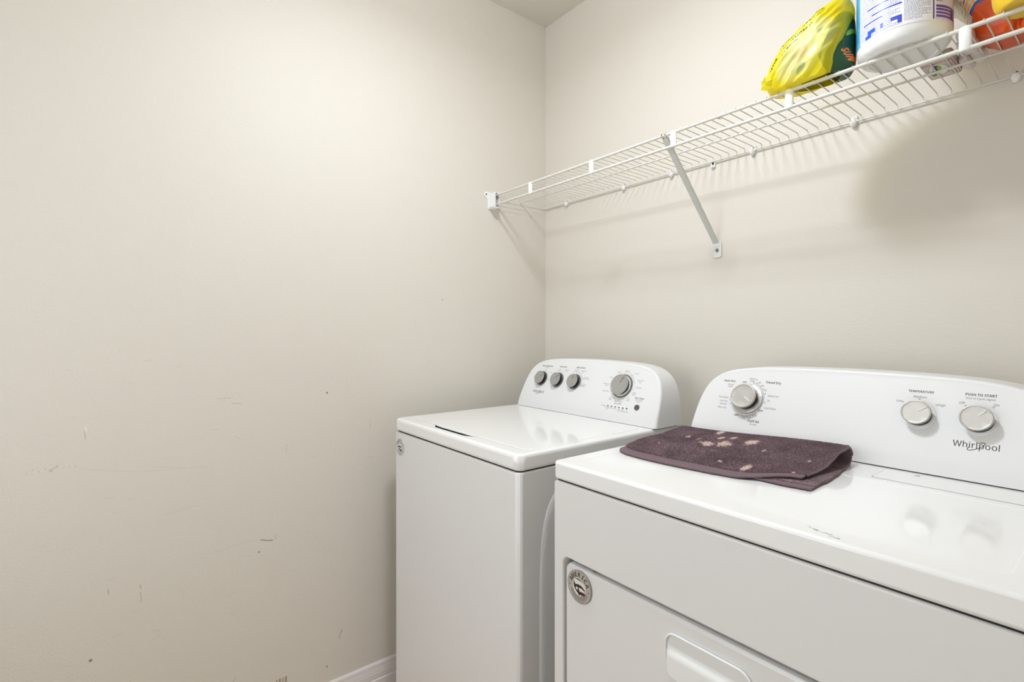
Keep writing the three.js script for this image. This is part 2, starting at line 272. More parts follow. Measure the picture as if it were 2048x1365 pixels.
// round metal badge
const badgeArt = (ground) => canvasTex(512, 512, (c, w) => {
  c.fillStyle = ground; c.fillRect(0, 0, w, w);
  c.translate(w / 2, w / 2);
  c.strokeStyle = '#77726c'; c.lineWidth = 6; c.beginPath(); c.arc(0, 0, 250, 0, 7); c.stroke();
  c.fillStyle = '#141214'; c.font = 'bold 98px sans-serif'; c.textAlign = 'center'; c.textBaseline = 'middle';
  'AMERICA'.split('').forEach((ch, i) => { c.save(); c.rotate((-3 + i) * 0.385 + (i === 4 ? 0.03 : 0)); c.fillText(ch, 0, -192); c.restore(); });
  for (const s of [-1, 1]) { c.beginPath(); c.arc(s * 205, 20, 10, 0, 7); c.fill(); }
  // white disc
  c.fillStyle = '#e4e2de'; c.beginPath(); c.arc(0, 0, 138, 0, 7); c.fill();
  // head and wing sweep of the bird
  c.fillStyle = '#17161b'; c.beginPath(); c.moveTo(-85, -105); c.quadraticCurveTo(0, -160, 110, -78); c.quadraticCurveTo(10, -122, -85, -105); c.fill();
  c.beginPath(); c.moveTo(-118, -72); c.lineTo(-80, -20); c.quadraticCurveTo(20, -62, 120, 6); c.lineTo(132, 42); c.quadraticCurveTo(60, -6, -10, 14); c.lineTo(10, 70); c.quadraticCurveTo(70, 50, 134, 66); c.lineTo(112, 110); c.lineTo(70, 108); c.lineTo(66, 134); c.lineTo(34, 106); c.lineTo(-4, 136); c.lineTo(-20, 104); c.quadraticCurveTo(-116, 60, -120, -20); c.closePath(); c.fill();
  c.fillStyle = '#5c2226'; c.beginPath(); c.moveTo(30, -38); c.quadraticCurveTo(80, -26, 120, 6); c.lineTo(132, 42); c.quadraticCurveTo(90, 4, 20, 8); c.fill();
  c.beginPath(); c.moveTo(50, 62); c.quadraticCurveTo(95, 54, 134, 66); c.lineTo(116, 104); c.quadraticCurveTo(80, 92, 40, 100); c.fill();
  c.fillStyle = '#efece6'; c.beginPath(); for (let i = 0; i < 10; i++) { const r = i % 2 ? 15 : 38, a = i * Math.PI / 5 - Math.PI / 2 - 0.2; c.lineTo(-48 + r * Math.cos(a), 32 + r * Math.sin(a)); } c.fill();
  // small lines of print along the lower rim
  c.strokeStyle = '#2a2628'; c.lineWidth = 8; for (const [r, a] of [[160, 1.15], [178, 1.2], [196, 1.1], [216, 0.75], [234, 0.4]]) { c.setLineDash([7, 4, 12, 5, 4, 4]); c.lineWidth = r > 210 ? 6 : 9; c.beginPath(); c.arc(0, 0, r, Math.PI / 2 - a, Math.PI / 2 + a); c.stroke(); } c.setLineDash([]);
});
const badgeSilver = badgeArt('#b3aea6'), badgePale = badgeArt('#d4d2cf');
function badge(root, x, y, z, r, label, badgeTex = badgeSilver) {
  const g = new THREE.CircleGeometry(r, 64).translate(0, 0, 0.0012);
  const rim = new THREE.CylinderGeometry(r, r * 1.01, 0.0012, 64, 1, true).rotateX(Math.PI / 2).translate(0, 0, 0.0006);
  return wpart(root, 'round_badge', merge([g, rim]).translate(x, y, z), std({ map: badgeTex, roughness: 0.35, metalness: 0.15 }), label);
}
const rrHole = (x0, x1, z0, z1, r) => roundRect(new THREE.Path(), x0, x1, -z1, -z0, r);

// ---------------------------------------------------------------- washing machine
{
  const x0 = 0.132, x1 = 0.831, zF = 0.8382, zB = 0.15, yT = 1.0223, yS = 0.979;
  const W = thing('washing_machine', 'white top-loading washing machine with a closed lid and four knobs, in the corner', 'washing machine', [0.4815, 0, 0.494]);
  wpart(W, 'cabinet', slab(x0 + 0.002, x1 - 0.002, zB, zF - 0.001, 0.025, yS - 0.0026, 0.0135, 0.004), enamelShaded);
  for (const [a, b] of [[x0 + 0.06, zF - 0.07], [x1 - 0.06, zF - 0.07], [x0 + 0.06, zB + 0.07], [x1 - 0.06, zB + 0.07]]) wpart(W, 'foot', new THREE.CylinderGeometry(0.02, 0.024, 0.026, 20).translate(a, 0.013, b), black);
  wpart(W, 'seam_shade', slab(x0 + 0.008, x1 - 0.008, zB + 0.006, zF - 0.007, yS - 0.006, yS + 0.001, 0.016, 0), seamShade);  // dark slab standing in for the shade under the top frame
  // stamped oval on the side panel
  const oval = new THREE.Shape(); const pw = 2 / 5.6;
  for (let i = 0; i < 120; i++) { const a = i / 120 * Math.PI * 2, c = Math.cos(a), s = Math.sin(a); const z = 0.425 + 0.328 * Math.sign(c) * Math.pow(Math.abs(c), pw), y = 0.485 + 0.452 * Math.sign(s) * Math.pow(Math.abs(s), pw); i ? oval.lineTo(-z, y) : oval.moveTo(-z, y); }
  wpart(W, 'stamped_side_panel', crease(new THREE.ExtrudeGeometry(oval, { depth: 0.001, bevelEnabled: true, bevelSize: 0.016, bevelThickness: 0.0045, bevelSegments: 4, curveSegments: 4 }), 0.5).rotateY(Math.PI / 2).translate(x1 - 0.004, 0, 0), enamelShaded);
  // top: rounded frame with an opening that has a finger notch at the front, and the lid in it
  const lx0 = 0.188, lx1 = 0.802, lz0 = 0.322, lz1 = 0.789, r = 0.022;
  const open = (g, P) => {                                // lid outline grown by g
    const a = lx0 - g, b = lx1 + g, f = -(lz1 + g), k = -(lz0 - g), R = r + g;
    P.moveTo(a + R, f); P.lineTo(0.33, f);
    if (P.notch) { P.bezierCurveTo(0.352, f, 0.362, f - P.notch, 0.385, f - P.notch); P.lineTo(0.535, f - P.notch); P.bezierCurveTo(0.56, f - P.notch, 0.575, f, 0.61, f); }
    P.lineTo(b - R, f); P.absarc(b - R, f + R, R, -Math.PI / 2, 0, false); P.lineTo(b, k - R); P.absarc(b - R, k - R, R, 0, Math.PI / 2, false); P.lineTo(a + R, k); P.absarc(a + R, k - R, R, Math.PI / 2, Math.PI, false); P.lineTo(a, f + R); P.absarc(a + R, f + R, R, Math.PI, Math.PI * 1.5, false);
    return P;
  };
  const m = 0.026;
  const outer = slab(x0, x1, zB, zF, yS, yT, 0.024, 0.0100, rrHole(x0 + m + 0.006, x1 - m - 0.006, zB + m + 0.012, zF - 0.0165, 0.012));
  const ring = roundRect(new THREE.Shape(), x0 + 0.0145, x1 - 0.0145, -zF + 0.0145, -zB - 0.0145, 0.012);
  const hp = new THREE.Path(); hp.notch = 0.021; ring.holes.push(open(0.0045, hp));
  const inner = slabShape(ring, yS + 0.004, yT + 0.00005, 0.0024, 3);
  wpart(W, 'top_frame', merge([outer, inner]), enamel);
  wpart(W, 'lid_gap_shade', merge([box(0.335, 0.605, yT - 0.03, yT - 0.0044, lz1 - 0.02, lz1 - 0.006), box(lx0 - 0.02, lx1 + 0.02, yT - 0.026, yT - 0.0180, lz0 - 0.02, lz1 + 0.026), box(lx0 - 0.004, lx0 + 0.004, yT - 0.02, yT - 0.0028, lz0, lz1 - 0.02), box(lx1 - 0.004, lx1 + 0.004, yT - 0.02, yT - 0.0028, lz0, lz1 - 0.02), box(lx0 + 0.02, 0.345, yT - 0.02, yT - 0.0028, lz1 - 0.004, lz1 + 0.004), box(0.595, lx1 - 0.02, yT - 0.02, yT - 0.0028, lz1 - 0.004, lz1 + 0.004)]), seamShade);  // dark boxes put in as the shade below the lid edge
  wpart(W, 'finger_notch', grid(40, 14, (u, v) => { const e = smooth(0, 0.22, u) * smooth(1, 0.78, u); return [lerp(0.332, 0.608, u), yT - 0.0004 - lerp(0.0066, 0.017, e) * smooth(0, 0.55, v), lerp(0.8155, 0.770, v)]; }), enamel);
  const ls = new THREE.Shape(); ls.notch = 0.0035; open(-0.0022, ls);
  wpart(W, 'lid', slabShape(ls, yT - 0.0040, yT + 0.0012, 0.0022, 4), enamel);
  // console with its print
  const y0 = yT + 0.001, y1 = 1.2222, xc = 0.4945, hw = 0.345;
  const zf = (y) => { const t = y - y0; return t < 0.03 ? 0.2965 - t * 0.27 : 0.2884 - (t - 0.03) * 0.432; };
  const print = canvasTex(2048, 620, (c, w, h) => {
    c.fillStyle = PANEL_WHITE; c.fillRect(0, 0, w, h);
    const k = inkFor(c, w, h, xc - hw, xc + hw, y0, y1), G = { col: '#6d6865' };
    k.text('WASH TEMPERATURE', 0.2695, 1.1875, 0.0062, { bold: true }); k.text('All rinses cold', 0.2695, 1.181, 0.0046, G); k.text('Hot', 0.2675, 1.1735, 0.0048, G); k.dot(0.2665, 1.1695, 0.0008); k.text('Warm', 0.3035, 1.1625, 0.0048, G); k.dot(0.2925, 1.1625, 0.0008); k.text('Cold', 0.298, 1.134, 0.0048, G); k.text('Cool', 0.212, 1.142, 0.0048, G);
    k.text('WATER LEVEL', 0.3608, 1.189, 0.0062, { bold: true }); k.text('Auto', 0.345, 1.178, 0.0048, G); k.text('Sensing', 0.343, 1.1725, 0.0048, G); k.text('Deep Water', 0.386, 1.178, 0.0048, G); k.text('Wash', 0.384, 1.1725, 0.0048, G); k.dot(0.373, 1.1675, 0.0009);
    k.text('RINSE OPTION', 0.4537, 1.1905, 0.0064, { bold: true }); k.text('Auto with', 0.436, 1.1815, 0.0048, G); k.text('Extra Rinse', 0.434, 1.1755, 0.0048, G); k.text('Deep Water', 0.474, 1.1795, 0.0048, G); k.text('Rinse', 0.471, 1.174, 0.0048, G); k.text('Deep Water', 0.496, 1.156, 0.0048, G); k.text('with Extra Rinse', 0.494, 1.1505, 0.0048, G); k.text('Fabric Softener', 0.488, 1.131, 0.0048, G); k.text('Extra Rinse', 0.486, 1.1255, 0.0048, { bold: true, col: '#4a4542' });
    k.arc(0.4431, 1.1386, 0.0345, 5, 118, 0.0006); k.arc(0.6696, 1.1407, 0.0465, 28, 72, 0.0006);
    k.logo(0.261, 1.0868, 0.066, 0.0105);
    k.text('Normal', 0.6757, 1.1912, 0.0052, G); k.text('Heavy', 0.640, 1.185, 0.0052, G); k.text('Casual', 0.716, 1.1855, 0.0052, G); k.text('Colors with', 0.739, 1.164, 0.0052, G); k.text('Soak', 0.738, 1.1585, 0.0052, G); k.text('Delicates', 0.739, 1.1405, 0.0052, G); k.text('Quick', 0.7265, 1.1225, 0.0052, G); k.text('Wash', 0.7255, 1.117, 0.0052, G); k.text('Rinse', 0.708, 1.1025, 0.0052, G); k.text('& Spin', 0.708, 1.097, 0.0052, G); k.text('Drain', 0.634, 1.0995, 0.0052, G); k.text('& Spin', 0.633, 1.094, 0.0052, G); k.text('Bulky/Sheets', 0.6035, 1.1185, 0.0052, G); k.text('Whites with', 0.598, 1.143, 0.0052, G); k.text('Soak', 0.599, 1.1375, 0.0052, G); k.text('Bulky', 0.612, 1.166, 0.0052, G);
    for (const a of [0, 36, 72, 100, 132, 155, 180, 205, 245]) k.dot(0.6696 + 0.049 * Math.sin(a * Math.PI / 180), 1.1407 + 0.047 * Math.cos(a * Math.PI / 180), 0.001);
    k.text('Clean Washer', 0.6705, 1.0895, 0.0056, { col: '#55504d' }); k.text('with affresh', 0.6705, 1.083, 0.0052, { bold: true, col: '#6d6865' });
    k.text('Progress', 0.6115, 1.0711, 0.0052, G);
    ['Sensing', 'Wash', 'Rinse', 'Final', 'Cycle', 'Lid'].forEach((s, i) => k.text(s, 0.631 + i * 0.0163, 1.0655, 0.0047, { col: '#55504d' })); ['Fill', '', '', 'Spin', 'Complete', 'Locked'].forEach((s, i) => k.text(s, 0.631 + i * 0.0163, 1.0605, 0.0046, { col: '#55504d' }));
    k.text('Start / Pause', 0.7517, 1.1085, 0.0060, { bold: true, col: '#3a3536' }); k.line(0.737, 1.1050, 0.767, 1.1050, 0.0005); k.text('Hold 3 seconds', 0.7517, 1.1010, 0.0044, G); k.text('to cancel', 0.7517, 1.0965, 0.0044, G);
  });
  wpart(W, 'console', consoleGeo(xc, hw, y0, y1, zf, 0.152, 0.009), enamelMap(print));
  const tilt = Math.atan(0.432), at = (x, y, e = 0.0003) => [x, y, zf(y) + e];
  const P2 = Math.PI / 180;
  for (const [x, a, l] of [[0.2572, 61, 'wash temperature knob'], [0.3502, 42, 'water level knob'], [0.4431, 4, 'rinse option knob']])
    knob(W, at(x, 1.1375), tilt, { r: 0.0262, h: 0.0185, ring: 0.0305, ringMat: steelDark, ptr: a * P2, label: l });
  knob(W, at(0.6696, 1.1407), tilt, { r: 0.0365, h: 0.0205, ring: 0.0425, ringMat: steelDark, ptr: 25 * P2, label: 'large cycle knob', ringInner: 0.0375 });
  for (let i = 0; i < 6; i++) { const b = new RoundedBoxGeometry(0.0062, 0.0032, 0.0012, 2, 0.0004); const q = part(W, 'indicator_light', b, black); q.position.set(0.631 + i * 0.0163 - W.position.x, 1.0711, zf(1.0711) + 0.0003 - W.position.z); q.rotation.x = -tilt; }
  const btn = part(W, 'start_button', crease(new THREE.LatheGeometry([[0.0096, 0], [0.0096, 0.0018], [0.0085, 0.0028], [0.0001, 0.0024]].map(([a, b]) => new THREE.Vector2(a, b)), 40).rotateX(Math.PI / 2), 0.5), std({ color: lin(0.10, 0.085, 0.075), roughness: 0.4 }), 'dark start button');
  btn.position.set(0.7516 - W.position.x, 1.0788, zf(1.0788) - W.position.z); btn.rotation.x = -tilt;
  badge(W, 0.1775, 0.9268, zF - 0.001, 0.0295, 'round emblem badge', badgePale);
}

// ---------------------------------------------------------------- tumble dryer
{
  const x0 = 0.953, x1 = 1.742, zF = 0.8367, zB = 0.13, yT = 1.0353, yS = 0.9945;
  const D = thing('tumble_dryer', 'white front-loading tumble dryer with a purple towel lying on its top', 'dryer', [1.3475, 0, 0.483]);
  // cabinet: body and a face plate that the door sits in
  const hx0 = 0.984, hx1 = 1.711, hy1 = 0.8285, hy0 = 0.14;
  const body = slab(x0 + 0.002, x1 - 0.002, zB, zF - 0.055, 0.025, yS - 0.0026, 0.006, 0.003);
  const fs = roundRect(new THREE.Shape(), x0 + 0.006, x1 - 0.006, 0.029, yS - 0.0066, 0.004);
  fs.holes.push(roundRect(new THREE.Path(), hx0 - 0.004, hx1 + 0.004, hy0 - 0.004, hy1 + 0.004, 0.02));
  const face = crease(new THREE.ExtrudeGeometry(fs, { depth: 0.052, bevelEnabled: true, bevelSize: 0.004, bevelThickness: 0.004, bevelSegments: 5, curveSegments: 10 }).translate(0, 0, zF - 0.057), 0.6);
  wpart(D, 'cabinet', merge([body, face]), enamelShaded);
  for (const [a, b] of [[x0 + 0.06, zF - 0.07], [x1 - 0.06, zF - 0.07], [x0 + 0.06, zB + 0.07], [x1 - 0.06, zB + 0.07]]) wpart(D, 'foot', new THREE.CylinderGeometry(0.02, 0.024, 0.026, 20).translate(a, 0.013, b), black);
  // door with an opening for the grip
  const gx0 = 1.2486, gx1 = 1.4085, gy1 = 0.7868, gy0 = 0.705;
  const ds = roundRect(new THREE.Shape(), hx0 + 0.0115, hx1 - 0.0115, hy0 + 0.0115, hy1 - 0.0175, 0.012);
  const door = wpart(D, 'door', crease(new THREE.ExtrudeGeometry(ds, { depth: 0.016, bevelEnabled: true, bevelSize: 0.0078, bevelThickness: 0.009, bevelSegments: 6, curveSegments: 10 }).translate(0, 0, zF - 0.0290), 0.6), enamelShaded);
  // grip: raised rounded rim with a scooped bowl above and a flat lip below
  const rimG = (() => {                                    // slim bead round the upper edge
    const P = [[gx0 + 0.001, gy0 + 0.03]]; for (let i = 0; i <= 10; i++) { const t = Math.PI - i / 10 * Math.PI / 2; P.push([gx0 + 0.022 + 0.021 * Math.cos(t), gy1 - 0.022 + 0.021 * Math.sin(t)]); } for (let i = 0; i <= 10; i++) { const t = Math.PI / 2 - i / 10 * Math.PI / 2; P.push([gx1 - 0.022 + 0.021 * Math.cos(t), gy1 - 0.022 + 0.021 * Math.sin(t)]); } P.push([gx1 - 0.001, gy0 + 0.03]);
    return new THREE.TubeGeometry(new THREE.CatmullRomCurve3(P.map(([x, y]) => new THREE.Vector3(x, y, 0.0030)), false, 'centripetal'), 120, 0.0022, 8);
  })();
  const cxg = (gx0 + gx1) / 2, hwg = (gx1 - gx0) / 2 - 0.002;
  const bowl = grid(70, 44, (u, v) => {
    const y = lerp(gy1 - 0.002, gy0, v), s = u * 2 - 1; let hx = hwg; const dt = (gy1 - 0.002) - y, db = y - gy0;
    if (dt < 0.020) hx = hwg - 0.020 + Math.sqrt(Math.max(0, 0.020 ** 2 - (0.020 - dt) ** 2));
    if (db < 0.014) hx = hwg - 0.014 + Math.sqrt(Math.max(0, 0.014 ** 2 - (0.014 - db) ** 2));
    const side = Math.pow(Math.max(0, 1 - Math.abs(s) ** 14), 0.5), up = lerp(-0.011, 0.0075, smooth(0.0, 0.52, v));
    const low = Math.sqrt(Math.max(0, 1 - (1 - Math.min(1, db / 0.004)) ** 2));
    return [cxg + s * hx, y, lerp(-0.004, lerp(0.001, up, side), v > 0.6 ? low : 1)];
  });
  const h = wpart(D, 'handle', merge([rimG, bowl]).translate(0, 0, zF - 0.0042), plasticWhite, 'white scooped door grip');
  door.add(h); D.remove(h);
  const bd = badge(D, 1.0344, 0.779, zF - 0.0012, 0.0345, 'round silver badge with an emblem'); door.add(bd); D.remove(bd);
  const latch = wpart(D, 'latch_plate', box(1.067, 1.073, 0.8225, 0.8265, zF - 0.02, zF - 0.006, 0.001), steelDark); 
  wpart(D, 'seam_shade', slab(x0 + 0.008, x1 - 0.008, zB + 0.006, zF - 0.006, yS - 0.006, yS + 0.001, 0.004, 0), seamShade);  // dark slab painting the shade between cabinet and top panel
  // top: rounded frame with a slightly sunk field
  const fx0 = 0.995, fx1 = 1.692, fz0 = 0.452, fz1 = 0.797;
  const outer = slab(x0, x1, zB, zF, yS, yT, 0.012, 0.0068, rrHole(x0 + 0.03, x1 - 0.03, zB + 0.03, zF - 0.03, 0.008));
  const rs = roundRect(new THREE.Shape(), x0 + 0.0100, x1 - 0.0100, -zF + 0.0100, -zB - 0.0100, 0.008);
  rs.holes.push(rrHole(fx0, fx1, fz0, fz1, 0.03));
  const inner = slabShape(rs, yS + 0.004, yT + 0.00005, 0.0012, 3);
  const field = box(fx0 - 0.012, fx1 + 0.012, yT - 0.01, yT - 0.0004, fz0 - 0.012, fz1 + 0.012);
  const topMap = canvasTex(2048, 1024, (c, w, hh) => {
    c.fillStyle = '#ebebe9'; c.fillRect(0, 0, w, hh);
  });
  wpart(D, 'top_panel', merge([outer, inner, field]), enamel);
  // chips and scratches in the enamel
  const chip = []; const pts = [[1.478, 0.812], [1.486, 0.815], [1.494, 0.8155], [1.500, 0.819], [1.507, 0.818], [1.515, 0.8225], [1.523, 0.823]];
  for (let i = 0; i < pts.length; i++) for (let k = 0; k < 3; k++) { const g = new THREE.CircleGeometry(1, 7); const a = 0.0010 + rnd() * 0.0028, b = 0.0002 + rnd() * 0.0005; g.scale(a, b, 1); g.rotateZ((rnd() - 0.5) * 0.9); g.rotateX(-Math.PI / 2); g.translate(pts[i][0] + (rnd() - 0.5) * 0.008, yT + 0.00025, pts[i][1] - 0.004 + (rnd() - 0.5) * 0.006); chip.push(g); }
  const g2 = new THREE.CircleGeometry(1, 8).scale(0.0028, 0.0007, 1).rotateX(-Math.PI / 2).translate(1.6378, yT - 0.0004, 0.5844); chip.push(g2);
  wpart(D, 'enamel_chips', merge(chip), std({ color: lin(0.2, 0.19, 0.18), roughness: 0.8 }), 'dark chips worn through the white enamel').userData.kind = 'stuff';
  // lint screen cover
  const lint = slab(1.447, 1.735 - 0.01, 0.342, 0.425, yT - 0.0006, yT + 0.0016, 0.004, 0.0008);
  const lc = wpart(D, 'lint_screen_cover', lint, enamel);
  wpart(D, 'lint_gap_shade', slab(1.4452, 1.7268, 0.3405, 0.4268, yT - 0.0008, yT + 0.00025, 0.005, 0), std({ color: lin(0.30, 0.29, 0.28), roughness: 0.8 }));  // grey sheet drawn as the shaded line round the cover
  const tri = new THREE.Shape(); tri.moveTo(-0.0045, 0); tri.lineTo(0.0055, 0); tri.lineTo(0.0005, 0.014);
  const ta = wpart(D, 'pull_arrow', new THREE.ExtrudeGeometry(tri, { depth: 0.0006, bevelEnabled: false }).rotateX(-Math.PI / 2).translate(1.5035, yT + 0.0015, 0.3565), std({ color: lin(0.45, 0.45, 0.44), roughness: 0.5 }), 'small grey triangle'); lc.add(ta); D.remove(ta);
  // console
  const y0 = yT + 0.0022, y1 = 1.2345, xc = 1.345, hw = 0.376;
  const zf = (y) => { const t = y - y0; return t < 0.028 ? 0.3215 - t * 0.30 : 0.3131 - (t - 0.028) * 0.46; };
  const print = canvasTex(2048, 560, (c, w, hh) => {
    c.fillStyle = PANEL_WHITE; c.fillRect(0, 0, w, hh);
    const k = inkFor(c, w, hh, xc - hw, xc + hw, y0, y1), G = { col: '#4f4a49' };
    const S = 0.0064;
    k.text('Auto Dry', 1.0575, 1.1885, 0.0078, { bold: true }); k.text('Wrinkle', 1.063, 1.1795, 0.005, G); k.text('Shield', 1.063, 1.174, 0.005, G);
    k.text('Timed Dry', 1.1765, 1.1915, 0.0080, { bold: true }); k.text('Fluff Air', 1.1460, 1.0905, 0.0080, { bold: true }); k.text('No Heat', 1.1465, 1.0838, 0.0050, G);
    k.text('Heavy', 1.1195, 1.1985, 0.0055, G); k.text('Duty', 1.1195, 1.193, 0.0055, G);
    k.text('OFF', 1.1005, 1.1882, 0.0062, { bold: true }); k.text('OFF', 1.1595, 1.1195, 0.0062, { bold: true }); k.text('OFF', 1.0975, 1.1015, 0.0062, { bold: true });
    k.text('70', 1.1305, 1.1955, 0.0056, G); k.text('60', 1.1415, 1.189, 0.0056, G); k.text('50', 1.1515, 1.1815, 0.0056, G); k.text('40', 1.1605, 1.171, 0.0056, G); k.text('Damp Dry', 1.1835, 1.1585, 0.0062, G); k.text('20', 1.1735, 1.1462, 0.0060, G); k.text('Cool Down', 1.1815, 1.1275, 0.0062, G);
    k.text('30', 1.1485, 1.1048, 0.0056, G); k.text('20', 1.1345, 1.0993, 0.0056, G); k.text('10', 1.1195, 1.0970, 0.0056, G);
    k.text('Cool Down', 1.0655, 1.1445, 0.0060, { ...G, align: 'right' }); k.text('Less Dry', 1.0640, 1.1345, 0.0060, { ...G, align: 'right' }); k.text('Normal', 1.0640, 1.127, 0.0060, { ...G, align: 'right' }); k.text('More Dry', 1.0660, 1.1175, 0.0060, { ...G, align: 'right' });
    k.arc(1.1177, 1.1450, 0.0435, 8, 128, 0.0007); k.arc(1.1177, 1.1450, 0.0435, 138, 200, 0.0007); k.arc(1.1177, 1.1450, 0.0435, 218, 268, 0.0007);
    for (const a of [8, 22, 38, 52, 68, 96, 150, 168, 184, 250, 262, 272]) k.dot(1.1177 + 0.0475 * Math.sin(a * Math.PI / 180), 1.1450 + 0.0465 * Math.cos(a * Math.PI / 180), 0.0012, a > 130 && a < 190);
    k.text('TEMPERATURE', 1.4866, 1.1975, 0.0064, { bold: true }); k.text('Medium', 1.4862, 1.1868, 0.0062, G); k.text('Low', 1.4505, 1.1755, 0.0062, G); k.text('High', 1.5235, 1.1735, 0.0062, G); k.dot(1.4855, 1.1818, 0.0012, true); k.dot(1.4580, 1.1735, 0.0012, true); k.dot(1.5150, 1.1725, 0.0013, true);
    k.text('PUSH TO START', 1.5825, 1.1985, 0.0066, { bold: true }); k.text('End of Cycle Signal', 1.5825, 1.1918, 0.0053, G); k.text('Off', 1.5550, 1.1815, 0.0064, G); k.text('On', 1.6065, 1.1825, 0.0064, G); k.dot(1.5610, 1.1765, 0.0013, true); k.dot(1.6025, 1.1778, 0.0013, true);
    k.logo(1.5820, 1.1045, 0.0705, 0.0115);
  });
  wpart(D, 'console', consoleGeo(xc, hw, y0, y1, zf, 0.15, 0.009), enamelMap(print));
  const tilt = Math.atan(0.46), at = (x, y, e = 0.0003) => [x, y, zf(y) + e], P2 = Math.PI / 180;
  const lightRing = std({ color: lin(0.72, 0.71, 0.69), roughness: 0.4, metalness: 0.1 });
  knob(D, at(1.1177, 1.1450), tilt, { r: 0.0335, h: 0.029, ring: 0.0415, ringH: 0.006, ringMat: steelBright, capMat: steelBright, ptr: 122 * P2, label: 'large cycle knob', ptrMat: plasticWhite });
  knob(D, at(1.487, 1.1487), tilt, { r: 0.0262, h: 0.0245, ring: 0.0300, ringH: 0.002, ringMat: plasticWhite, capMat: steelBright, ptr: 55 * P2, label: 'temperature knob', ptrMat: plasticWhite });
  knob(D, at(1.582, 1.1490), tilt, { r: 0.0262, h: 0.0245, ring: 0.0300, ringH: 0.002, ringMat: plasticWhite, capMat: steelBright, ptr: 42 * P2, label: 'start knob', ptrMat: plasticWhite });
}

